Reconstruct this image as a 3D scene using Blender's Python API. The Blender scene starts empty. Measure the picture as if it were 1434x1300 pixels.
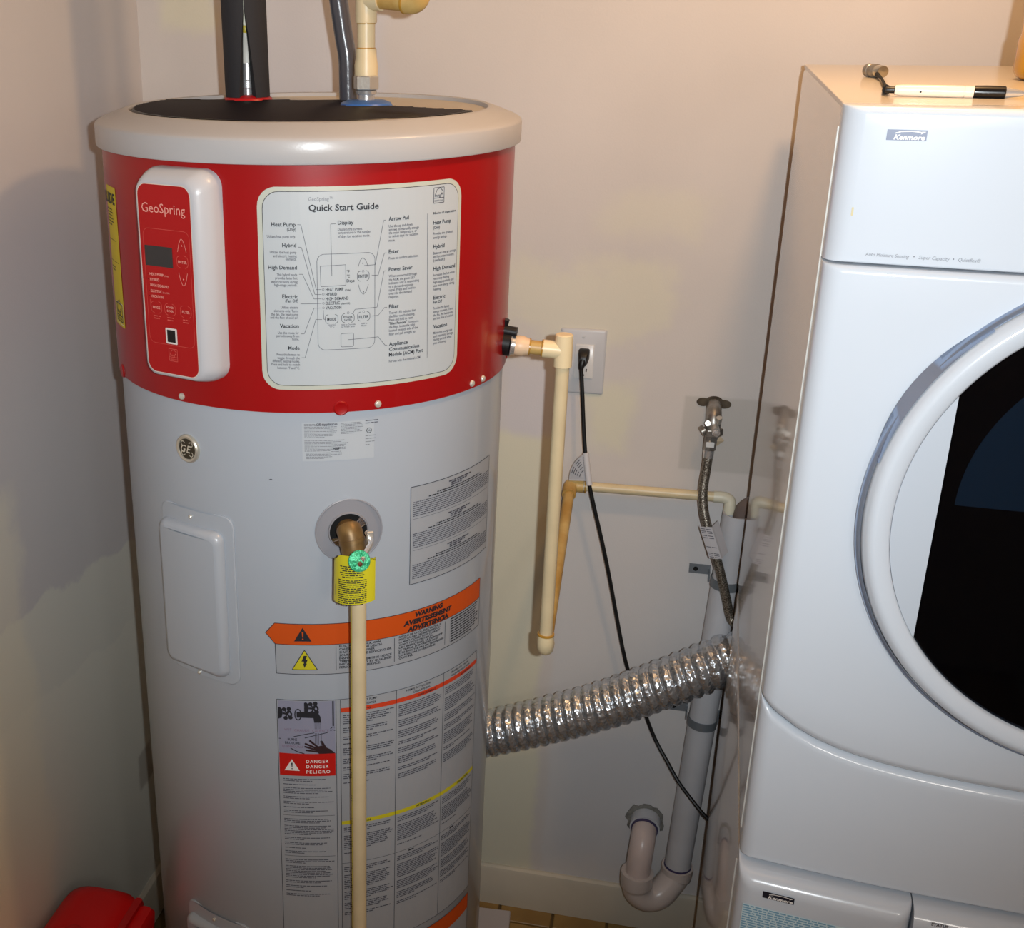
import bpy, math, random
from mathutils import Vector, Matrix
random.seed(7)
PI = math.pi
rad = math.radians
scene = bpy.context.scene
COL = scene.collection

# ---------------------------------------------------------------- camera
cam_data = bpy.data.cameras.new('camera')
cam = bpy.data.objects.new('camera', cam_data)
COL.objects.link(cam)
cR = Vector((0.9674514, 0.25298625, -0.00597826))
cU = Vector((-0.08968494, 0.36486592, 0.92673053))
cF = Vector((-0.23663135, 0.89603059, -0.37567911))
M = Matrix((cR, cU, -cF)).transposed().to_4x4()
M.translation = Vector((0, -2.38181, 2.02144))
cam.matrix_world = M
cam_data.sensor_fit = 'HORIZONTAL'
cam_data.sensor_width = 36.0
cam_data.lens = 1712.70 / 1434 * 36.0
cam_data.shift_x = (717 - 487.42) / 1434
cam_data.shift_y = (692.78 - 650) / 1434
cam_data.clip_start = 0.05
scene.camera = cam

# ---------------------------------------------------------------- world, lights, exposure
w = bpy.data.worlds.new('world'); scene.world = w; w.use_nodes = True
w.node_tree.nodes['Background'].inputs[0].default_value = (1.0, 0.72, 0.48, 1)
w.node_tree.nodes['Background'].inputs[1].default_value = 0.03

def light(name, kind, loc, energy, color, size=0.02, target=None, spot=None, blend=1.0):
    l = bpy.data.lights.new(name, kind); l.energy = energy; l.color = color
    if kind == 'AREA': l.size = size
    else: l.shadow_soft_size = size
    if spot: l.spot_size = rad(spot); l.spot_blend = blend
    o = bpy.data.objects.new(name, l); COL.objects.link(o); o.location = loc
    if target is not None:
        o.rotation_euler = (Vector(target) - Vector(loc)).to_track_quat('-Z', 'Y').to_euler()
    return o
# the camera's flash, a few centimetres from the lens, and the warm ceiling bulb of the room
light('camera_flash', 'SPOT', (0.075, -2.40, 2.05), 118, (0.89, 0.96, 1.0), 0.012, (-0.30, 0.0, 1.70), 87, 1.0)
light('ceiling_bulb', 'POINT', (0.25, -0.85, 2.52), 19, (1.0, 0.60, 0.28), 0.05)
light('fill_light', 'POINT', (0.62, -2.60, 1.95), 10, (1.0, 0.93, 0.84), 0.12)  # added unseen fill behind the camera, lifts the left wall

scene.view_settings.view_transform = 'Standard'
scene.view_settings.look = 'None'
scene.view_settings.exposure = 0.0
scene.view_settings.gamma = 1.0
scene.view_settings.use_curve_mapping = False

# ---------------------------------------------------------------- materials
def lin(c):
    r = []
    for v in c:
        v /= 255.0
        r.append(v / 12.92 if v <= 0.04045 else ((v + 0.055) / 1.055) ** 2.4)
    return (r[0], r[1], r[2], 1.0)

MATS = {}
def mat(name, color, rough=0.5, metal=0.0, coat=0.0, var=0.0, vscale=8.0, bump=0.0, bscale=60.0,
        trans=0.0, ior=1.45, spec=0.5, emis=None, bdist=0.002, color2=None):
    if name in MATS: return MATS[name]
    m = bpy.data.materials.new(name); m.use_nodes = True
    nt = m.node_tree; b = nt.nodes['Principled BSDF']
    b.inputs['Base Color'].default_value = lin(color)
    b.inputs['Roughness'].default_value = rough
    b.inputs['Metallic'].default_value = metal
    b.inputs['Coat Weight'].default_value = coat
    b.inputs['Coat Roughness'].default_value = 0.06
    b.inputs['Transmission Weight'].default_value = trans
    b.inputs['IOR'].default_value = ior
    b.inputs['Specular IOR Level'].default_value = spec
    tc = nt.nodes.new('ShaderNodeTexCoord')
    if var or color2:
        n = nt.nodes.new('ShaderNodeTexNoise'); n.inputs['Scale'].default_value = vscale
        n.inputs['Detail'].default_value = 5
        nt.links.new(tc.outputs['Object'], n.inputs['Vector'])
        r = nt.nodes.new('ShaderNodeMapRange')
        r.inputs[1].default_value = 0.35; r.inputs[2].default_value = 0.65
        nt.links.new(n.outputs['Fac'], r.inputs[0])
        mx = nt.nodes.new('ShaderNodeMix'); mx.data_type = 'RGBA'
        mx.inputs[6].default_value = lin(color)
        c2 = color2 or [max(0, v * (1 - var)) for v in color]
        mx.inputs[7].default_value = lin(c2)
        nt.links.new(r.outputs[0], mx.inputs[0]); nt.links.new(mx.outputs[2], b.inputs['Base Color'])
    if bump:
        n = nt.nodes.new('ShaderNodeTexNoise'); n.inputs['Scale'].default_value = bscale
        n.inputs['Detail'].default_value = 4
        nt.links.new(tc.outputs['Object'], n.inputs['Vector'])
        bp = nt.nodes.new('ShaderNodeBump'); bp.inputs['Strength'].default_value = bump
        bp.inputs['Distance'].default_value = bdist
        nt.links.new(n.outputs['Fac'], bp.inputs['Height']); nt.links.new(bp.outputs[0], b.inputs['Normal'])
    MATS[name] = m
    return m

def wall_material(name, base, ha, va, patches, marks=()):
    """painted drywall: patches = (color, h0, h1, v0, v1, soft, wobble, strength) in metres on the wall."""
    m = bpy.data.materials.new(name); m.use_nodes = True
    nt = m.node_tree; N = nt.nodes; L = nt.links; b = N['Principled BSDF']
    b.inputs['Roughness'].default_value = 0.62
    b.inputs['Specular IOR Level'].default_value = 0.35
    tc = N.new('ShaderNodeTexCoord')
    sp = N.new('ShaderNodeSeparateXYZ'); L.new(tc.outputs['Object'], sp.inputs[0])
    ns = N.new('ShaderNodeTexNoise'); ns.inputs['Scale'].default_value = 7.0; ns.inputs['Detail'].default_value = 5
    ns.inputs['Roughness'].default_value = 0.6
    L.new(tc.outputs['Object'], ns.inputs['Vector'])
    nsp = N.new('ShaderNodeSeparateColor'); L.new(ns.outputs['Color'], nsp.inputs[0])
    def math_(op, a, c, clamp=False):
        n = N.new('ShaderNodeMath'); n.operation = op; n.use_clamp = clamp
        for i, x in enumerate((a, c)):
            if x is None: continue
            if isinstance(x, (int, float)): n.inputs[i].default_value = x
            else: L.new(x, n.inputs[i])
        return n.outputs[0]
    h = sp.outputs[ha]; v = sp.outputs[va]
    n1 = math_('SUBTRACT', nsp.outputs[0], 0.5); n2 = math_('SUBTRACT', nsp.outputs[1], 0.5)
    # broad mottling of roller paint
    n3 = N.new('ShaderNodeTexNoise'); n3.inputs['Scale'].default_value = 2.3; n3.inputs['Detail'].default_value = 6
    L.new(tc.outputs['Object'], n3.inputs['Vector'])
    mr = N.new('ShaderNodeMapRange'); mr.inputs[1].default_value = 0.35; mr.inputs[2].default_value = 0.65
    L.new(n3.outputs['Fac'], mr.inputs[0])
    mx = N.new('ShaderNodeMix'); mx.data_type = 'RGBA'
    mx.inputs[6].default_value = lin(base); mx.inputs[7].default_value = lin([c * 0.965 for c in base])
    L.new(mr.outputs[0], mx.inputs[0])
    cur = mx.outputs[2]
    def step(x, e, s):
        r = N.new('ShaderNodeMapRange'); r.interpolation_type = 'SMOOTHSTEP'
        r.inputs[1].default_value = e - s; r.inputs[2].default_value = e + s
        L.new(x, r.inputs[0]); return r.outputs[0]
    for (col, h0, h1, v0, v1, soft, wob, st, slope) in patches:
        hh = math_('ADD', h, math_('MULTIPLY', n1, wob))
        vv = math_('ADD', v, math_('MULTIPLY', n2, wob))
        vv = math_('ADD', vv, math_('MULTIPLY', h, slope))
        k = math_('MULTIPLY', step(hh, h0, soft), math_('SUBTRACT', 1.0, step(hh, h1, soft)))
        k2 = math_('MULTIPLY', step(vv, v0, soft), math_('SUBTRACT', 1.0, step(vv, v1, soft)))
        k = math_('MULTIPLY', math_('MULTIPLY', k, k2), st)
        q = N.new('ShaderNodeMix'); q.data_type = 'RGBA'
        L.new(k, q.inputs[0]); L.new(cur, q.inputs[6]); q.inputs[7].default_value = lin(col)
        cur = q.outputs[2]
    L.new(cur, b.inputs['Base Color'])
    nb = N.new('ShaderNodeTexNoise'); nb.inputs['Scale'].default_value = 260; nb.inputs['Detail'].default_value = 2
    L.new(tc.outputs['Object'], nb.inputs['Vector'])
    bp = N.new('ShaderNodeBump'); bp.inputs['Strength'].default_value = 0.25; bp.inputs['Distance'].default_value = 0.0008
    L.new(nb.outputs['Fac'], bp.inputs['Height']); L.new(bp.outputs[0], b.inputs['Normal'])
    return m

# ---------------------------------------------------------------- mesh helpers
class MB:
    def __init__(s): s.v = []; s.f = []; s.m = []
    def add(s, vs, fs, mi=0):
        o = len(s.v); s.v += [tuple(p) for p in vs]
        s.f += [tuple(i + o for i in f) for f in fs]; s.m += [mi] * len(fs); return s
    def box(s, c, d, rot=None, bev=0.0, mi=0):
        x, y, z = [k / 2 for k in d]
        if bev <= 0:
            vs = [(sx * x, sy * y, sz * z) for sx in (-1, 1) for sy in (-1, 1) for sz in (-1, 1)]
            fs = [(0, 1, 3, 2), (4, 6, 7, 5), (0, 4, 5, 1), (2, 3, 7, 6), (0, 2, 6, 4), (1, 5, 7, 3)]
        else:
            # chamfered box: 24 vertices
            vs = []; idx = {}
            for sx in (-1, 1):
                for sy in (-1, 1):
                    for sz in (-1, 1):
                        for a in range(3):
                            p = [sx * x, sy * y, sz * z]
                            for k, sg in enumerate((sx, sy, sz)):
                                if k != a: p[k] -= sg * bev
                            idx[(sx, sy, sz, a)] = len(vs); vs.append(p)
            fs = []
            for a in range(3):
                o1, o2 = [k for k in range(3) if k != a]
                for sa in (-1, 1):
                    q = []
                    for s1, s2 in ((-1, -1), (1, -1), (1, 1), (-1, 1)):
                        sg = [0, 0, 0]; sg[a] = sa; sg[o1] = s1; sg[o2] = s2
                        q.append(idx[(*sg, a)])
                    if (sa > 0) != (a == 1): fs.append(tuple(q))
                    else: fs.append(tuple(q[::-1]))
            for a in range(3):
                o1, o2 = [k for k in range(3) if k != a]
                for s1 in (-1, 1):
                    for s2 in (-1, 1):
                        e = []
                        for sa in (-1, 1):
                            sg = [0, 0, 0]; sg[a] = sa; sg[o1] = s1; sg[o2] = s2
                            e.append((idx[(*sg, o1)], idx[(*sg, o2)]))
                        fs.append((e[0][0], e[0][1], e[1][1], e[1][0]))
            for sx in (-1, 1):
                for sy in (-1, 1):
                    for sz in (-1, 1):
                        fs.append((idx[(sx, sy, sz, 0)], idx[(sx, sy, sz, 1)], idx[(sx, sy, sz, 2)]))
        R = rot or Matrix.Identity(3)
        s.add([Vector(c) + R @ Vector(p) for p in vs], fs, mi); return s
    def lathe(s, prof, origin=(0, 0, 0), axis=(0, 0, 1), seg=32, mi=0, a0=0, a1=2 * PI, squash=1.0):
        ax = Vector(axis).normalized(); t = Vector((1, 0, 0)) if abs(ax.x) < 0.9 else Vector((0, 1, 0))
        e1 = (t - ax * t.dot(ax)).normalized(); e2 = ax.cross(e1); O = Vector(origin)
        full = abs(a1 - a0 - 2 * PI) < 1e-6; n = seg if full else seg + 1
        vs = []
        for (r, h) in prof:
            for i in range(n):
                a = a0 + (a1 - a0) * i / seg
                vs.append(O + ax * h + (e1 * math.cos(a) + e2 * math.sin(a) * squash) * r)
        fs = []
        for j in range(len(prof) - 1):
            for i in range(seg):
                i2 = (i + 1) % n if full else i + 1
                fs.append((j * n + i, j * n + i2, (j + 1) * n + i2, (j + 1) * n + i))
        s.add(vs, fs, mi); return s
    def tube(s, pts, r, seg=16, mi=0, cap=True, smooth_n=0, rfun=None):
        P = [Vector(p) for p in pts]
        if smooth_n: P = catmull(P, smooth_n)
        n = len(P); T = []
        for i in range(n):
            T.append((P[min(i + 1, n - 1)] - P[max(i - 1, 0)]).normalized())
        u = T[0].orthogonal().normalized(); vs = []; L = 0
        for i in range(n):
            if i: L += (P[i] - P[i - 1]).length
            u = (u - T[i] * u.dot(T[i])).normalized(); v = T[i].cross(u)
            for k in range(seg):
                a = 2 * PI * k / seg
                rr = rfun(L, a, i / (n - 1)) if rfun else (r if isinstance(r, (int, float)) else r[min(i, len(r) - 1)])
                vs.append(P[i] + (u * math.cos(a) + v * math.sin(a)) * rr)
        fs = []
        for i in range(n - 1):
            for k in range(seg):
                k2 = (k + 1) % seg
                fs.append((i * seg + k, i * seg + k2, (i + 1) * seg + k2, (i + 1) * seg + k))
        if cap:
            fs.append(tuple(range(seg))[::-1]); fs.append(tuple((n - 1) * seg + k for k in range(seg)))
        s.add(vs, fs, mi); return s
    def rings(s, rings, mi=0, cap0=True, cap1=True):
        """loft between closed loops of equal count"""
        n = len(rings[0]); vs = [p for r in rings for p in r]; fs = []
        for j in range(len(rings) - 1):
            for i in range(n):
                i2 = (i + 1) % n
                fs.append((j * n + i, j * n + i2, (j + 1) * n + i2, (j + 1) * n + i))
        if cap0: fs.append(tuple(range(n))[::-1])
        if cap1: fs.append(tuple((len(rings) - 1) * n + i for i in range(n)))
        s.add(vs, fs, mi); return s
    def build(s, name, m, parent=None, origin=None, smooth=35, fix=True):
        if parent is not None: org = Vector(parent['org'])
        else: org = Vector(origin if origin is not None else (0, 0, 0))
        me = bpy.data.meshes.new(name)
        me.from_pydata([tuple(Vector(p) - org) for p in s.v], [], s.f)
        for mm in (m if isinstance(m, (list, tuple)) else [m]): me.materials.append(mm)
        me.polygons.foreach_set('material_index', s.m)
        if fix:
            import bmesh
            bm = bmesh.new(); bm.from_mesh(me)
            bmesh.ops.recalc_face_normals(bm, faces=bm.faces); bm.to_mesh(me); bm.free()
        if smooth:
            me.shade_smooth(); me.set_sharp_from_angle(angle=rad(smooth))
        me.update()
        o = bpy.data.objects.new(name, me); COL.objects.link(o)
        if parent is not None: o.parent = parent
        else: o.location = org
        o['org'] = list(org)
        return o

def catmull(P, n):
    out = []; m = len(P)
    for i in range(m - 1):
        p0 = P[max(i - 1, 0)]; p1 = P[i]; p2 = P[i + 1]; p3 = P[min(i + 2, m - 1)]
        for k in range(n):
            t = k / n
            out.append(0.5 * ((2 * p1) + (p2 - p0) * t + (2 * p0 - 5 * p1 + 4 * p2 - p3) * t * t
                              + (3 * p1 - p0 - 3 * p2 + p3) * t ** 3))
    out.append(P[-1]); return out

def thing(name, label, cat, loc=(0, 0, 0), group=None):
    o = bpy.data.objects.new(name, None); COL.objects.link(o); o.location = loc
    o.empty_display_size = 0.05; o['org'] = list(loc); o['label'] = label; o['category'] = cat
    if group: o['group'] = group
    return o
def tag(o, label, cat, group=None):
    o['label'] = label; o['category'] = cat
    if group: o['group'] = group
    return o
def struct(o): o['kind'] = 'structure'; return o

def rrect(x0, x1, z0, z1, r, n=6):
    r = min(r, (x1 - x0) / 2 - 1e-5, (z1 - z0) / 2 - 1e-5); out = []
    for cx, cz, a in ((x1 - r, z0 + r, -90), (x1 - r, z1 - r, 0), (x0 + r, z1 - r, 90), (x0 + r, z0 + r, 180)):
        for k in range(n + 1):
            t = rad(a + 90 * k / n); out.append((cx + r * math.cos(t), cz + r * math.sin(t)))
    return out

# ---------------------------------------------------------------- printing on surfaces
TEXTQ = []
class Print:
    """flat ink shapes and sheets laid on a surface given by fmap(x, z, lift)"""
    def __init__(s, fmap, step=0.012): s.fmap = fmap; s.L = {}; s.step = step
    def put(s, color, pts, faces, lift):
        d = s.L.setdefault(color, ([], []))
        o = len(d[0]); d[0].extend(s.fmap(x, z, lift) for x, z in pts)
        d[1].extend(tuple(i + o for i in f) for f in faces)
    def sheet(s, x0, x1, z0, z1, color, lift=0.0004, r=0.0):
        n = max(1, int((x1 - x0) / s.step)); xs = [x0 + (x1 - x0) * i / n for i in range(n + 1)]
        if r > 0:
            xs = sorted(set(xs + [x0 + r * (1 - math.cos(PI / 2 * k / 6)) for k in range(7)]
                            + [x1 - r * (1 - math.cos(PI / 2 * k / 6)) for k in range(7)]))
        pts = []
        for x in xs:
            d = 0
            if r > 0:
                e = min(x - x0, x1 - x)
                if e < r: d = r - math.sqrt(max(0, r * r - (r - e) ** 2))
            pts += [(x, z0 + d), (x, z1 - d)]
        s.put(color, pts, [(2 * i, 2 * i + 2, 2 * i + 3, 2 * i + 1) for i in range(len(xs) - 1)], lift)
    def poly(s, pts, color, lift=0.0008): s.put(color, pts, [tuple(range(len(pts)))], lift)
    def line(s, pts, wd, color, lift=0.0009):
        for (xa, za), (xb, zb) in zip(pts[:-1], pts[1:]):
            n = max(1, int(abs(xb - xa) / s.step)); L = math.hypot(xb - xa, zb - za) or 1
            nx, nz = -(zb - za) / L * wd / 2, (xb - xa) / L * wd / 2; q = []
            for i in range(n + 1):
                x = xa + (xb - xa) * i / n; z = za + (zb - za) * i / n
                q += [(x + nx, z + nz), (x - nx, z - nz)]
            s.put(color, q, [(2 * i, 2 * i + 1, 2 * i + 3, 2 * i + 2) for i in range(n)], lift)
    def outline(s, x0, x1, z0, z1, r, wd, color, lift=0.0009):
        p = rrect(x0, x1, z0, z1, r); s.line(p + [p[0]], wd, color, lift)
    def circle(s, x, z, r, color, lift=0.0008, wd=None, n=20):
        p = [(x + r * math.cos(2 * PI * k / n), z + r * math.sin(2 * PI * k / n)) for k in range(n)]
        if wd: s.line(p + [p[0]], wd, color, lift)
        else: s.poly(p, color, lift)
    def text(s, t, x, z, size, color, align='L', w=None, bold=0, lift=0.0010, sp=1.0, slant=0.0):
        TEXTQ.append((s, t, x, z, size, color, align, w, bold, lift, sp, slant))
    def words(s, x0, x1, z, n, pitch, h, color, lift=0.0009, last=0.6, just=False, fill=1.0):
        for i in range(n):
            xe = x0 + (x1 - x0) * (1 if just else random.uniform(0.82, 1.0)) * fill
            if i == n - 1: xe = x0 + (x1 - x0) * last
            x = x0
            while x < xe - h:
                ww = random.uniform(1.2, 4.5) * h * 1.3; e = min(x + ww, xe)
                s.put(color, [(x, z - i * pitch - h), (e, z - i * pitch - h), (e, z - i * pitch), (x, z - i * pitch)],
                      [(0, 1, 2, 3)], lift)
                x = e + h * 0.75
    def warn_triangle(s, x, z, a, fill, ink, lift=0.0011, mark='!'):
        h = a * 0.88
        s.poly([(x - a / 2, z - h / 2), (x + a / 2, z - h / 2), (x, z + h / 2)], fill, lift)
        if mark == '!':
            s.poly([(x - a * .05, z + h * .2), (x - a * .022, z - h * .2), (x + a * .022, z - h * .2), (x + a * .05, z + h * .2)], ink, lift + .0003)
            s.circle(x, z - h * .32, a * .045, ink, lift + .0003, n=10)
        else:
            s.poly([(x - a * .03, z + h * .22), (x + a * .10, z + h * .22), (x + a * .03, z - h * .02), (x - a * .13, z - h * .10)], ink, lift + .0003)
            s.poly([(x - a * .05, z - h * .02), (x + a * .13, z + h * .04), (x + a * .05, z - h * .20), (x - a * .02, z - h * .20)], ink, lift + .0003)
            s.poly([(x - a * .07, z - h * .18), (x + a * .09, z - h * .18), (x - a * .01, z - h * .40)], ink, lift + .0003)
            s.line([(x - a / 2, z - h / 2), (x + a / 2, z - h / 2), (x, z + h / 2), (x - a / 2, z - h / 2)], a * .03, ink, lift + .0003)
    def build(s, name, mats, parent):
        """mats: dict colour name -> material"""
        s.pending = (name, mats, parent)
        PRINTS.append(s)
PRINTS = []
def flush_prints():
    items = []
    for (p, t, x, z, size, color, align, wd, bold, lift, sp, slant) in TEXTQ:
        c = bpy.data.curves.new('t', 'FONT'); c.body = t; c.size = size; c.resolution_u = 2
        c.offset = size * 0.018 * bold; c.space_character = sp; c.shear = slant
        o = bpy.data.objects.new('t', c); COL.objects.link(o); items.append(o)
    bpy.context.view_layer.update()
    dg = bpy.context.evaluated_depsgraph_get()
    for o, (p, t, x, z, size, color, align, wd, bold, lift, sp, slant) in zip(items, TEXTQ):
        e = o.evaluated_get(dg); me = e.to_mesh()
        vs = [v.co.copy() for v in me.vertices]; fs = [tuple(f.vertices) for f in me.polygons]
        e.to_mesh_clear()
        if not vs: continue
        xa = min(v.x for v in vs); xb = max(v.x for v in vs)
        k = wd / (xb - xa) if wd else 1.0; W = (xb - xa) * k
        off = {'L': 0, 'R': -W, 'C': -W / 2}[align]
        p.put(color, [(x + off + (v.x - xa) * k, z + v.y) for v in vs], fs, lift)
    for o in items:
        c = o.data; bpy.data.objects.remove(o); bpy.data.curves.remove(c)
    for s in PRINTS:
        name, mats, parent = s.pending; mb = MB(); ml = []
        for i, (cn, (vs, fs)) in enumerate(s.L.items()):
            ml.append(mats[cn]); mb.add(vs, fs, i)
        mb.build(name, ml, parent, smooth=0, fix=False)
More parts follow.
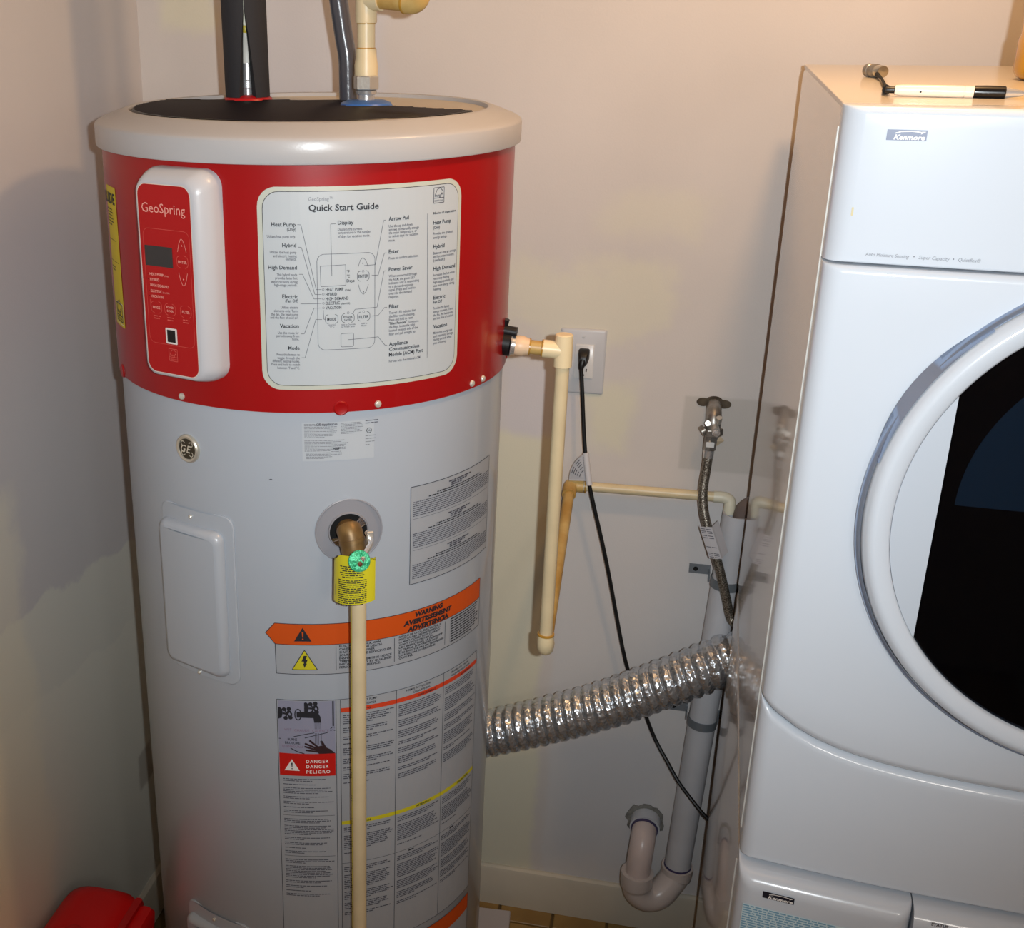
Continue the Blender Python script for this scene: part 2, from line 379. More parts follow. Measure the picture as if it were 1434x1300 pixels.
GUIDE_TEXT = [
    ('GeoSpring™', 15.95, 1.7743, 0.007, 'L', 2, 0.0331),
    ('Quick Start Guide', 15.98, 1.7611, 0.0118, 'L', 1, 0.095),
    ('Heat Pump', 12.81, 1.7409, 0.0076, 'R', 1, 0.0326),
    ('(Only)', 12.86, 1.7353, 0.0058, 'R', 1, 0.012),
    ('Utilizes heat pump only.', 12.75, 1.7258, 0.0052, 'R', 0, 0.0387),
    ('Hybrid', 12.84, 1.7134, 0.0076, 'R', 1, 0.0188),
    ('Utilizes the heat pump', 12.86, 1.7048, 0.0052, 'R', 0, 0.0359),
    ('and electric heating', 12.92, 1.6997, 0.0052, 'R', 0, 0.032),
    ('elements.', 12.82, 1.6956, 0.0052, 'R', 0, 0.0145),
    ('High Demand', 12.9, 1.6834, 0.0076, 'R', 1, 0.0391),
    ('This hybrid mode', 12.93, 1.6744, 0.0052, 'R', 0, 0.0277),
    ('provides faster hot', 12.98, 1.6698, 0.0052, 'R', 0, 0.0302),
    ('water recovery during', 12.98, 1.6648, 0.0052, 'R', 0, 0.0362),
    ('high-usage periods.', 12.89, 1.6604, 0.0052, 'R', 0, 0.0313),
    ('Electric', 13.02, 1.6438, 0.0076, 'R', 1, 0.0215),
    ('(Fan Off)', 13.04, 1.6384, 0.0058, 'R', 1, 0.0176),
    ('Utilizes electric', 12.95, 1.6296, 0.0052, 'R', 0, 0.0236),
    ('elements only. Turns', 13.02, 1.6246, 0.0052, 'R', 0, 0.0335),
    ('the fan, the heat pump', 13.0, 1.6198, 0.0052, 'R', 0, 0.0376),
    ('and the flow of cool air.', 12.98, 1.6152, 0.0052, 'R', 0, 0.0386),
    ('Vacation', 13.06, 1.6028, 0.0076, 'R', 1, 0.0262),
    ('Use this mode for', 13.08, 1.5939, 0.0052, 'R', 0, 0.0293),
    ('periods away from', 13.1, 1.5895, 0.0052, 'R', 0, 0.0313),
    ('home.', 13.03, 1.5852, 0.0052, 'R', 0, 0.0094),
    ('Mode', 13.14, 1.5717, 0.0076, 'R', 1, 0.0159),
    ('Press this button to', 13.14, 1.563, 0.0052, 'R', 0, 0.032),
    ('toggle through the', 13.12, 1.5581, 0.0052, 'R', 0, 0.031),
    ('different heating modes.', 13.11, 1.5535, 0.0052, 'R', 0, 0.0381),
    ('Press and hold to switch', 13.14, 1.5487, 0.0052, 'R', 0, 0.0402),
    ('between °F and °C.', 13.07, 1.5438, 0.0052, 'R', 0, 0.0311),
    ('Display', 22.97, 1.7424, 0.0076, 'L', 1, 0.0213),
    ('Displays the current', 22.95, 1.7344, 0.0052, 'L', 0, 0.0332),
    ('temperature or the number', 22.95, 1.73, 0.0052, 'L', 0, 0.0452),
    ('of days for vacation mode.', 22.94, 1.7249, 0.0052, 'L', 0, 0.0442),
    ('Arrow Pad', 35.76, 1.7442, 0.0076, 'L', 1, 0.0301),
    ('Use the up and down', 35.77, 1.7352, 0.0052, 'L', 0, 0.0357),
    ('arrows to manually change', 35.78, 1.7305, 0.0052, 'L', 0, 0.0461),
    ('the water temperature, or', 35.78, 1.7261, 0.0052, 'L', 0, 0.0427),
    ('to select days for vacation', 35.79, 1.7216, 0.0052, 'L', 0, 0.045),
    ('mode.', 35.79, 1.716, 0.0052, 'L', 0, 0.0096),
    ('Enter', 35.81, 1.7, 0.0076, 'L', 1, 0.015),
    ('Press to confirm selection.', 35.82, 1.6918, 0.0052, 'L', 0, 0.0454),
    ('Power Saver', 35.84, 1.6758, 0.0076, 'L', 1, 0.0363),
    ('When connected through', 35.86, 1.6672, 0.0052, 'L', 0, 0.0433),
    ('the ACM, the green LED', 35.86, 1.6623, 0.0052, 'L', 0, 0.0399),
    ('indicates unit is responding', 35.87, 1.6575, 0.0052, 'L', 0, 0.047),
    ('to a demand response', 35.87, 1.6526, 0.0052, 'L', 0, 0.0377),
    ('signal. Press and hold to', 35.88, 1.648, 0.0052, 'L', 0, 0.0412),
    ('override the demand', 35.89, 1.6431, 0.0052, 'L', 0, 0.0354),
    ('response.', 35.89, 1.6384, 0.0052, 'L', 0, 0.0152),
    ('Filter', 35.97, 1.624, 0.0076, 'L', 1, 0.0147),
    ('The red LED indicates that', 35.98, 1.616, 0.0052, 'L', 0, 0.0415),
    ('the filter needs cleaning.', 35.99, 1.6109, 0.0052, 'L', 0, 0.0404),
    ('Press and hold to reset.', 35.99, 1.6059, 0.0052, 'L', 0, 0.0381),
    ('"Filter Removal"', 36.0, 1.6008, 0.0052, 'L', 1, 0.0277),
    ('To remove', 41.27, 1.5999, 0.0052, 'L', 0, 0.0176),
    ('the filter, locate the sides', 36.0, 1.5957, 0.0052, 'L', 0, 0.0406),
    ('located on each side of the', 36.01, 1.5908, 0.0052, 'L', 0, 0.0454),
    ('filter and pull straight up.', 36.02, 1.5857, 0.0052, 'L', 0, 0.0419),
    ('Appliance', 36.04, 1.5707, 0.0076, 'L', 1, 0.0291),
    ('Communication', 36.05, 1.5631, 0.0076, 'L', 1, 0.0481),
    ('Module (ACM) Port', 36.06, 1.5552, 0.0076, 'L', 1, 0.0544),
    ('For use with the optional ACM.', 36.07, 1.5465, 0.0052, 'L', 0, 0.0508),
    ('Modes of Operation', 48.38, 1.747, 0.0046, 'L', 1, 0.0409),
    ('Heat Pump', 48.44, 1.7332, 0.0076, 'L', 1, 0.0319),
    ('(Only)', 48.47, 1.727, 0.0058, 'L', 1, 0.0113),
    ('Provides the greatest', 48.5, 1.7188, 0.0052, 'L', 0, 0.0356),
    ('energy savings.', 48.53, 1.7135, 0.0052, 'L', 0, 0.0246),
    ('Hybrid', 48.59, 1.7003, 0.0076, 'L', 1, 0.02),
    ('Balances energy savings', 48.63, 1.6919, 0.0052, 'L', 0, 0.0417),
    ('and hot water recovery.', 48.65, 1.6869, 0.0052, 'L', 0, 0.0388),
    ('(default)', 48.67, 1.682, 0.0052, 'L', 0, 0.0208),
    ('High Demand', 48.73, 1.6693, 0.0076, 'L', 1, 0.0405),
    ('Increases the hot water', 48.77, 1.6613, 0.0052, 'L', 0, 0.0406),
    ('recovery during', 48.79, 1.6563, 0.0052, 'L', 0, 0.0292),
    ('high-usage periods and', 48.81, 1.6512, 0.0052, 'L', 0, 0.0379),
    ('uses more energy during', 48.84, 1.6461, 0.0052, 'L', 0, 0.0393),
    ('heating.', 48.86, 1.6411, 0.0052, 'L', 0, 0.0143),
    ('Electric', 48.92, 1.6285, 0.0076, 'L', 1, 0.0218),
    ('Fan Off', 48.95, 1.6224, 0.0058, 'L', 1, 0.0157),
    ('Provides the fastest', 48.98, 1.6139, 0.0052, 'L', 0, 0.0297),
    ('energy recovery. Turns', 49.01, 1.609, 0.0052, 'L', 0, 0.0369),
    ('the fan, the heat pump', 49.03, 1.6039, 0.0052, 'L', 0, 0.037),
    ('and the flow of cool air.', 49.05, 1.599, 0.0052, 'L', 0, 0.0386),
    ('Vacation', 49.11, 1.5865, 0.0076, 'L', 1, 0.0256),
    ('Minimizes energy use', 49.15, 1.5781, 0.0052, 'L', 0, 0.0358),
    ('and maintains savings', 49.17, 1.5731, 0.0052, 'L', 0, 0.0373),
    ('during periods when', 49.2, 1.5682, 0.0052, 'L', 0, 0.0344),
    ('you are away.', 49.22, 1.5632, 0.0052, 'L', 0, 0.0244),
    ('°F', 25.06, 1.6771, 0.0055, 'L', 1, 0.0039),
    ('°C', 25.09, 1.6709, 0.0055, 'L', 1, 0.0039),
    ('Days', 25.04, 1.6646, 0.0055, 'L', 1, 0.0109),
    ('HEAT PUMP', 19.81, 1.6535, 0.0058, 'L', 1, 0.0245),
    ('(Only)', 24.6, 1.6528, 0.0032, 'L', 1, 0.008),
    ('HYBRID', 19.8, 1.647, 0.0058, 'L', 1, 0.0156),
    ('HIGH DEMAND', 19.78, 1.6407, 0.0058, 'L', 1, 0.0315),
    ('ELECTRIC', 19.77, 1.6346, 0.0058, 'L', 1, 0.0196),
    ('(Fan Off)', 23.68, 1.6342, 0.0034, 'L', 1, 0.0119),
    ('VACATION', 19.75, 1.6282, 0.0058, 'L', 1, 0.0217),
    ('MODE', 21.23, 1.6122, 0.0058, 'C', 1, 0.0123),
    ('POWER', 25.31, 1.6149, 0.004, 'C', 1, 0.013),
    ('SAVER', 25.31, 1.6109, 0.004, 'C', 1, 0.011),
    ('FILTER', 29.33, 1.6133, 0.0058, 'C', 1, 0.0138),
    ('ENTER', 29.23, 1.6697, 0.0058, 'C', 1, 0.0141),
    ('Hold for', 21.27, 1.6052, 0.0032, 'C', 0, 0.0108),
    ('°F/°C', 21.26, 1.6024, 0.0032, 'C', 0, 0.0069),
    ('Hold to Override', 25.37, 1.6048, 0.0032, 'C', 0, 0.02),
    ('to Power Saver', 25.37, 1.6018, 0.0032, 'C', 0, 0.0191),
    ('Hold to', 29.4, 1.6051, 0.0032, 'C', 0, 0.0092),
    ('Reset', 29.4, 1.602, 0.0032, 'C', 0, 0.0071),
]
GUIDE_LINES = [
    [(13.22, 1.7433), (14.06, 1.7430), (17.51, 1.6557), (18.81, 1.6556)],
    [(13.31, 1.7134), (14.12, 1.7129), (17.16, 1.6491), (18.80, 1.6489)],
    [(13.39, 1.6768), (14.23, 1.6768), (16.93, 1.6429), (18.78, 1.6429)],
    [(13.59, 1.6363), (18.76, 1.6365)],
    [(18.75, 1.6302), (16.89, 1.6301), (14.38, 1.5944), (13.51, 1.5944)],
    [(18.83, 1.6142), (17.29, 1.6144), (14.48, 1.5604), (13.60, 1.5604)],
    [(22.45, 1.7437), (21.23, 1.7435), (21.39, 1.6737)],
    [(35.00, 1.7452), (34.44, 1.7450), (32.29, 1.6863), (29.46, 1.6861)],
    [(35.24, 1.7010), (34.67, 1.7012), (33.06, 1.6718), (31.38, 1.6720)],
    [(35.19, 1.6768), (34.60, 1.6768), (32.79, 1.6274), (27.10, 1.6265), (26.66, 1.6217)],
    [(35.48, 1.6259), (34.73, 1.6259), (33.10, 1.6158), (31.40, 1.6156)],
    [(35.54, 1.5720), (34.96, 1.5724), (33.11, 1.5853), (25.28, 1.5843)],
    [(46.63, 1.7491), (47.31, 1.5453)],
    [(18.58, 1.6875), (24.81, 1.6885), (24.83, 1.6606), (18.67, 1.6596), (18.58, 1.6875)],
    [(27.90, 1.6843), (28.50, 1.6939), (29.13, 1.6970), (29.86, 1.6934), (30.48, 1.6840)],
    [(27.94, 1.6609), (28.48, 1.6509), (29.23, 1.6465), (29.95, 1.6504), (30.55, 1.6600)],
    [(19.17, 1.6277), (19.28, 1.6144), (19.63, 1.6144)],
]

# ---------------------------------------------------------------- palette
INK = mat('black ink', (34, 35, 42), 0.6)
GREY_INK = mat('grey ink', (72, 72, 82), 0.6)
PALE_INK = mat('pale grey ink', (118, 120, 126), 0.6)
PINK_INK = mat('pink ink', (225, 150, 140), 0.5)
ORANGE = mat('orange ink', (200, 78, 16), 0.5)
REDINK = mat('red ink', (190, 24, 18), 0.5)
YELLOWINK = mat('yellow ink', (200, 190, 40), 0.5)
PHOTOGREY = mat('lavender grey print', (140, 142, 162), 0.5)
WHITEINK = mat('white ink', (228, 224, 220), 0.5)
LABEL = mat('label film', (178, 184, 188), 0.32)
LABEL_EDGE = mat('label border', (184, 186, 174), 0.35)
SILVERFILM = mat('clear silver film', (176, 182, 188), 0.30)
INKS = {'ink': INK, 'grey': GREY_INK, 'pale': PALE_INK, 'pink': PINK_INK, 'orange': ORANGE, 'red': REDINK, 'yellow': YELLOWINK,
        'photo': PHOTOGREY, 'white': WHITEINK, 'label': LABEL, 'edge': LABEL_EDGE, 'film': SILVERFILM}
IVORY = mat('ivory pipe plastic', (214, 196, 158), 0.38, var=0.06, vscale=14)
IVORY_OLD = mat('aged yellow pipe plastic', (196, 166, 104), 0.42, color2=(170, 130, 62), vscale=20)
GLUE = mat('amber pipe cement', (170, 128, 48), 0.3)
CHROME = mat('chrome', (215, 215, 215), 0.2, 0.75)
STEEL = mat('zinc steel', (196, 192, 184), 0.34, 0.6, bump=0.2, bscale=200)
DULLSTEEL = mat('dull steel', (160, 156, 150), 0.36, 0.7, color2=(116, 110, 102), vscale=60)
BRASS = mat('aged brass', (132, 104, 62), 0.42, 0.35, color2=(104, 80, 48), vscale=40)
BLACK = mat('black plastic', (18, 18, 20), 0.42)
GLOSSBLACK = mat('gloss black plastic', (12, 11, 13), 0.22)
RUBBER = mat('black foam', (38, 38, 42), 0.8, bump=0.3, bscale=120)
DARK = mat('dark void', (8, 8, 8), 0.9)

# ---------------------------------------------------------------- the room
X0, X1, Y1, YF, ZC = -1.049, 1.05, 0.0, -3.6, 2.75
BEIGE = (212, 206, 180)
GREY = (194, 193, 198)
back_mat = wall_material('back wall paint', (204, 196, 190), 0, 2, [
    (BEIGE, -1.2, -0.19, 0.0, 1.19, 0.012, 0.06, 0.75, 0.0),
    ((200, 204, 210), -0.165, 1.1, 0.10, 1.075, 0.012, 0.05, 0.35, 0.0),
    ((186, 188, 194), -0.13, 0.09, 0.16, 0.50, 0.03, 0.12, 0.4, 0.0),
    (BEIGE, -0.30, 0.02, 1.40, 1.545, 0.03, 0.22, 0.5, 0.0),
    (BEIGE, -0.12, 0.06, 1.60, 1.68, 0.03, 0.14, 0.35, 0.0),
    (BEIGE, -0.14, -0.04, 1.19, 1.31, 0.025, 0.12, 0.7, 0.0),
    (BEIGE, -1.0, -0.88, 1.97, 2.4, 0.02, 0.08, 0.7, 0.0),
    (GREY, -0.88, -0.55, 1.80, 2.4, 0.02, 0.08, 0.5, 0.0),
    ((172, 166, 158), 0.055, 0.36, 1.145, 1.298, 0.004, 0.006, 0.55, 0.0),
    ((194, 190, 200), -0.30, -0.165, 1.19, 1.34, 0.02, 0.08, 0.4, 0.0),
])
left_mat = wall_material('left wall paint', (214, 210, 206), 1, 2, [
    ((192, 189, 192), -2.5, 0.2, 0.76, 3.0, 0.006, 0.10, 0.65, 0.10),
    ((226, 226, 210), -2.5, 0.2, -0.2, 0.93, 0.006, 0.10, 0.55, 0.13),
    ((232, 226, 204), -2.5, -0.66, -0.2, 1.25, 0.03, 0.14, 0.5, 0.0),  # warm light on the near end, painted into the wall colour
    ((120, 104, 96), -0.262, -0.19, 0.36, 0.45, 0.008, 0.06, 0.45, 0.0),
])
plain_wall = wall_material('plain wall paint', (190, 178, 168), 0, 2, [])
def wall(name, c, d, m): return struct(MB().box(c, d).build(name, m, smooth=0))
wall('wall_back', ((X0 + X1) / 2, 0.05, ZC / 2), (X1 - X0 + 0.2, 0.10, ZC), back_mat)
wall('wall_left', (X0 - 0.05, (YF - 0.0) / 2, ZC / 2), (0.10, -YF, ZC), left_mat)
wall('wall_right', (X1 + 0.05, YF / 2, ZC / 2), (0.10, -YF, ZC), plain_wall)
wall('wall_front', ((X0 + X1) / 2, YF - 0.05, ZC / 2), (X1 - X0 + 0.2, 0.10, ZC), plain_wall)
wall('ceiling', ((X0 + X1) / 2, YF / 2 + 0.0, ZC + 0.05), (X1 - X0 + 0.2, -YF + 0.2, 0.10), mat('ceiling paint', (205, 198, 188), 0.8))
GROUT = mat('dark grout', (100, 80, 48), 0.9, bump=0.4, bscale=150)
floor = struct(MB().box(((X0 + X1) / 2, YF / 2, -0.056), (X1 - X0 + 0.2, -YF + 0.2, 0.10)).build('floor', GROUT, smooth=0))
TILE = [mat('ochre floor tile', (158, 128, 74), 0.35, color2=(136, 106, 58), vscale=9, bump=0.2, bscale=60),
        mat('darker ochre floor tile', (148, 118, 66), 0.35, color2=(126, 98, 52), vscale=9, bump=0.2, bscale=60)]
TS = 0.126
tm = MB().box((0, 0, 0), (TS - 0.006, TS - 0.006, 0.012), bev=0.0015)
tile0 = None; rest = MB()
nx = int((X1 - X0) / TS) + 1; ny = int(-YF / TS) + 1
for j in range(ny):
    for i in range(nx):
        cx = -0.2534 + TS / 2 + (i - 6) * TS; cy = -0.065 + TS / 2 - j * TS
        if cx - TS / 2 < X0 - 0.03 or cx + TS / 2 > X1 + 0.09: continue
        z = -0.006 + random.uniform(-0.0006, 0.0004)
        if j < 14:
            if tile0 is None:
                o = tm.build('tile', TILE[0], floor); tile0 = o
                tile1 = o.data.copy(); tile1.materials[0] = TILE[1]
            else:
                o = bpy.data.objects.new('tile', tile0.data if random.random() < .6 else tile1)
                COL.objects.link(o); o.parent = floor
            o.location = (cx, cy, z)
        else: rest.box((cx, cy, z), (TS - 0.006, TS - 0.006, 0.012))
o = rest.build('tile_field', TILE[0], floor, smooth=0); o['kind'] = 'stuff'

# baseboards with a rounded top edge
BASEP = mat('baseboard paint', (196, 188, 172), 0.45, var=0.05, vscale=5)
def prof_board(p0, p1, nrm, h=0.108, t=0.014):
    prof = [(0, 0), (t, 0), (t, h - 0.012), (t * 0.8, h - 0.004), (t * 0.4, h), (0, h)]
    a = [Vector(p0) + Vector(nrm) * d + Vector((0, 0, z)) for d, z in prof]
    b = [Vector(p1) + Vector(nrm) * d + Vector((0, 0, z)) for d, z in prof]
    return MB().rings([a, b])
struct(prof_board((X0, 0, 0), (X1, 0, 0), (0, -1, 0)).build('baseboard_back', BASEP, smooth=30))
struct(prof_board((X0, YF, 0), (X0, -0.014, 0), (1, 0, 0)).build('baseboard_left', BASEP, smooth=30))
struct(MB().box((X1 - 0.007, YF / 2, 0.054), (0.014, -YF - 0.03, 0.108)).build('baseboard_right', BASEP, smooth=0))

# ---------------------------------------------------------------- water heater
HX, HY, HR = -0.5554, -0.4998, 0.3119
SH = mat('grey tank paint', (168, 175, 184), 0.30, coat=0.4, bump=0.06, bscale=40, bdist=0.001)
REDP = mat('red shroud paint', (150, 7, 12), 0.36, coat=0.3, bump=0.1, bscale=500, bdist=0.0005, spec=0.35)
RING = mat('satin silver plastic', (172, 170, 170), 0.28, 0.0, spec=0.4, bump=0.05, bscale=300)
TAN = mat('top pan plastic', (186, 176, 160), 0.45)
PANELG = mat('pearl grey plastic', (182, 182, 186), 0.3, coat=0.3)
SCREWM = mat('screw steel', (222, 218, 206), 0.25, 0.5)
heater = thing('water_heater', 'tall round grey tank water heater with a red upper shroud and silver cap', 'water heater', (HX, HY, 0))
def cyl(th, z, r=HR): return Vector((HX + r * math.sin(rad(th)), HY - r * math.cos(rad(th)), z))
def cmap(base):
    def f(x, z, l):
        a = x / base
        return (HX + (base + l) * math.sin(a), HY - (base + l) * math.cos(a), z)
    return f
SX = lambda th, r=HR: rad(th) * r          # arc position of an angle

AX = (HX, HY, 0)
MB().lathe([(0.0, 0.03), (HR - 0.004, 0.03), (HR, 0.036), (HR, 1.4835), (HR - 0.012, 1.486)], AX, seg=128).build('tank_jacket', SH, heater, smooth=40)
MB().lathe([(0.0, 0.0), (HR - 0.02, 0.0), (HR - 0.012, 0.006), (HR - 0.012, 0.03), (0, 0.03)], AX, seg=96).build('base_ring', BLACK, heater)
# red shroud, with a small skirt line
MB().lathe([(0.3128, 1.4790), (0.3165, 1.4790), (0.3165, 1.826), (0.30, 1.828)], AX, seg=160).build('red_shroud', REDP, heater, smooth=40)
for th in (23.4, -53.6, 100):
    MB().lathe([(0.011, -0.004), (0.0108, 0.0008), (0.009, 0.0022), (0.006, 0.0014), (0, 0.0012)], cyl(th, 1.4850, 0.3165), cyl(th, 0, 1) - Vector((HX, HY, 0)), 20).build('rivet_boss', REDP, heater)
for th in (-20.84, 33.2, 64.9, 70.5):
    n = cyl(th, 0, 1) - Vector((HX, HY, 0))
    o = MB().lathe([(0.0052, -0.001), (0.0052, 0.0008), (0.0042, 0.0026), (0.002, 0.0034), (0, 0.0035)], cyl(th, 1.4868, 0.3165), n, 16).build('shroud_screw', SCREWM, heater)
# cap ring: band, sloping shoulder, inner lip
MB().lathe([(0.300, 1.820), (0.3185, 1.820), (0.3240, 1.8212), (0.3250, 1.8235), (0.3250, 1.8500), (0.3238, 1.8528), (0.3205, 1.8550), (0.3150, 1.8580),
            (0.295, 1.8655), (0.284, 1.8695), (0.2780, 1.8715), (0.2735, 1.8705), (0.2715, 1.8660), (0.2700, 1.856)], AX, seg=160).build('cap_ring', RING, heater, smooth=50)
# recessed tan top pan with its vertical step
MB().lathe([(0, 1.8640), (0.2690, 1.8640), (0.2712, 1.8650)], AX, seg=96).build('top_pan', TAN, heater)
# black louvred intake grille over the front of the top: region in front of a chord
GA, GB = Vector((-0.8130, -0.4440)), Vector((-0.5150, -0.3780))
gl = []
def inside_grille(x, y):
    dx, dy = x - HX, y - HY
    if math.hypot(dx, dy) > 0.2665: return False
    # back edge: from the left rim across the middle, then stepping forward to the right tip
    if x < -0.52: yb = -0.432 + (x + 0.80) * 0.10
    elif x < -0.43: yb = -0.404 - (x + 0.52) * 1.02
    else: yb = -0.496 - (x + 0.43) * 0.42
    return y < yb
GM = mat('grille black', (6, 6, 7), 0.30, spec=0.25)
mbp = MB(); outl = []
NN = 90
LOUV = mat('louvre black', (24, 20, 24), 0.25, spec=0.5)
for k in range(NN):                       # outline of the grille plate
    a = 2 * PI * k / NN; rr = 0.2665
    while rr > 0.0 and not inside_grille(HX + rr * math.cos(a), HY + rr * math.sin(a)): rr -= 0.002
    outl.append((HX + max(rr, 0) * math.cos(a), HY + max(rr, 0) * math.sin(a)))
mbp.rings([[(x, y, 1.8645) for x, y in outl], [(x, y, 1.8662) for x, y in outl]])
grille = mbp.build('intake_grille', GM, heater, smooth=0)
rimb = MB(); rimb.tube([(x, y, 1.8690) for x, y in outl] + [(outl[0][0], outl[0][1], 1.8690)], 0.0028, 6, cap=False)
rimb.build('grille_rim', GM, heater)
grille['org'] = heater['org']
for i in range(32):
    # louvres run diagonally
    off = -0.30 + i * 0.0190; d = Vector((0.94, 0.34)); n = Vector((-0.34, 0.94)); seg = []; run = []
    t = -0.32
    while t < 0.32:
        p = Vector((HX, HY)) + n * off + d * t
        if inside_grille(p.x, p.y): run.append(p)
        t += 0.008
    if len(run) > 2:
        a, b = run[0], run[-1]; mid = (a + b) / 2; L = (b - a).length
        R = Matrix((tuple(d) + (0,), tuple(n) + (0,), (0, 0, 1))).transposed() @ Matrix.Rotation(rad(24), 3, 'X')
        MB().box((mid.x, mid.y, 1.8700), (L, 0.0085, 0.0016), rot=R).build('louvre', LOUV, grille, smooth=0)
# hot and cold nipple collars
for nm, x, y, c in (('hot_collar', -0.686, -0.405, (170, 14, 22)), ('cold_collar', -0.4695, -0.480, (52, 96, 160))):
    MB().lathe([(0.041, 0), (0.041, 0.004), (0.038, 0.009), (0.029, 0.0125), (0.014, 0.0135), (0.0, 0.0135)], (x, y, 1.8655), seg=32).build(nm, mat(nm, c, 0.35), heater)

# control panel
t0 = rad(-17); CN = Vector((math.sin(t0), -math.cos(t0), 0)); CT = Vector((math.cos(t0), math.sin(t0), 0)); HB = Vector((HX, HY, 0))
def pmap(base):
    def f(x, z, l): return tuple(HB + CT * x + CN * (base + l) + Vector((0, 0, z)))
    return f
def ploop(x0, x1, z0, z1, r, n, N=8): return [Vector(pmap(n)(x, z, 0)) for x, z in rrect(x0, x1, z0, z1, r, N)]
cp = MB().rings([ploop(-.0560, .0640, 1.5215, 1.8135, .024, .295), ploop(-.0560, .0640, 1.5215, 1.8135, .024, .326), ploop(-.0550, .0615, 1.5230, 1.8110, .024, .336),
                 ploop(-.0532, .0545, 1.5255, 1.8045, .022, .3465), ploop(-.0515, .0485, 1.5275, 1.7985, .018, .3510), ploop(-.0500, .0450, 1.5290, 1.7960, .016, .3522)])
cpo = cp.build('control_panel', PANELG, heater, smooth=50)
fp = Print(pmap(0.3522)); fx = lambda z: 0.0
fp.sheet(-.0484, .0432, 1.5312, 1.7942, 'pink', .0003, .0150)
fp.sheet(-.0474, .0422, 1.5322, 1.7932, 'redface', .0005, .0142)
fp.sheet(-.0405, .0078, 1.6832, 1.7110, 'screen', .0009, .001)
fp.text('GeoSpring', -.0411, 1.7560, .0185, 'pale_pink', w=.0750, bold=0)
fp.outline(-.0418, .0385, 1.5745, 1.7345, .010, .0005, 'pinkline')
for (x, z, s, b) in (('HEAT PUMP', 1.6700, 0, 1), ('HYBRID', 1.6625, 0, 1), ('HIGH DEMAND', 1.6545, 0, 1), ('ELECTRIC', 1.6465, 0, 1), ('VACATION', 1.6390, 0, 1)):
    fp.text(x, -.0345, z, .0052, 'pale_pink', w={'HEAT PUMP': .0245, 'HYBRID': .0165, 'HIGH DEMAND': .0325, 'ELECTRIC': .0205, 'VACATION': .0220}[x], bold=1)
    fp.circle(-.0372, z + .0018, .0007, 'darkdot', .0012, n=8)
fp.text('(Only)', -.0090, 1.6700, .0032, 'pale_pink', w=.008); fp.text('(Fan Off)', -.0130, 1.6465, .0032, 'pale_pink', w=.0115)
def bracket(p, x, z, w, h, c, wd=.0005, lift=.0010):
    for s in (-1, 1):
        q = rrect(-w / 2, w / 2, -h / 2, h / 2, h * .35)
        pts = [(a, b) for a, b in q if s * a > w * .18]
        pts.sort(key=lambda k: math.atan2(k[1], s * k[0]))
        p.line([(x + a, z + b) for a, b in pts], wd, c, lift)
for t, x, z, w in (('MODE', -.0261, 1.6257, .0130), ('POWER', -.0019, 1.6285, .0125), ('FILTER', .0257, 1.6250, .0130), ('ENTER', .0246, 1.6935, .0150)):
    if t == 'POWER':
        fp.text('POWER', x, 1.6265, .0042, 'pale_pink', 'C', .0125, 1); fp.text('SAVER', x, 1.6215, .0042, 'pale_pink', 'C', .0115, 1)
        bracket(fp, x, 1.6250, .0190, .0160, 'pinkline', .0006)
    else:
        fp.text(t, x, z - .0022, .0052, 'pale_pink', 'C', w, 1); bracket(fp, x, z, .0190, .0160, 'pinkline', .0006)
for x in (-.0261, -.0019, .0257):
    fp.words(x - .006, x + .007, 1.6140, 2, .0035, .0014, 'pinkline', last=.8)
fp.line([(-.0365, 1.6360), (-.0365, 1.6250), (-.0345, 1.6250)], .0005, 'pinkline')
for s, z in ((1, 1.7085), (-1, 1.6765)):
    fp.line([(.0246 + a, z + s * b) for a, b in ((-.0075, -.002), (-.005, .008), (-.002, .0145), (0, .0158), (.002, .0145), (.005, .008), (.0075, -.002))], .0006, 'pale_pink')
    fp.poly([(.0246 - .0012, z + s * .006), (.0246 + .0012, z + s * .006), (.0246, z + s * .0085)], 'pale_pink')
fp.sheet(-.0125, .0078, 1.5760, 1.5985, 'whiteplastic', .0010, .0015); fp.sheet(-.0095, .0048, 1.5785, 1.5960, 'dark', .0014, .0005)
def energy_mark(p, x0, x1, z0, z1, c, bg=None, lift=.0010):
    zm = z0 + (z1 - z0) * .32; W = x1 - x0
    if bg: p.sheet(x0, x1, z0, z1, bg, lift - .0002)
    p.line([(x0, z0), (x1, z0), (x1, z1), (x0, z1), (x0, z0)], W * .05, c, lift)
    p.line([(x0, zm), (x1, zm)], W * .05, c, lift)
    p.line([(x0 + W * .12, zm + W * .22), (x0 + W * .3, zm + W * .62), (x0 + W * .6, zm + W * .75), (x0 + W * .88, zm + W * .5)], W * .05, c, lift)
    p.text('energy', x0 + W * .10, zm + W * .10, W * .30, c, w=W * .62, bold=1, lift=lift)
    cx, cz = x0 + W * .78, zm + W * .30
    p.poly([(cx + W * .13 * (1 if k % 2 == 0 else .4) * math.sin(k * PI / 5), cz + W * .13 * (1 if k % 2 == 0 else .4) * math.cos(k * PI / 5)) for k in range(10)], c, lift)
    p.text('ENERGY STAR', x0 + W * .08, z0 + (zm - z0) * .3, W * .16, c, w=W * .84, bold=1, lift=lift)
energy_mark(fp, -.0085, .0062, 1.5515, 1.5690, 'pinkline')
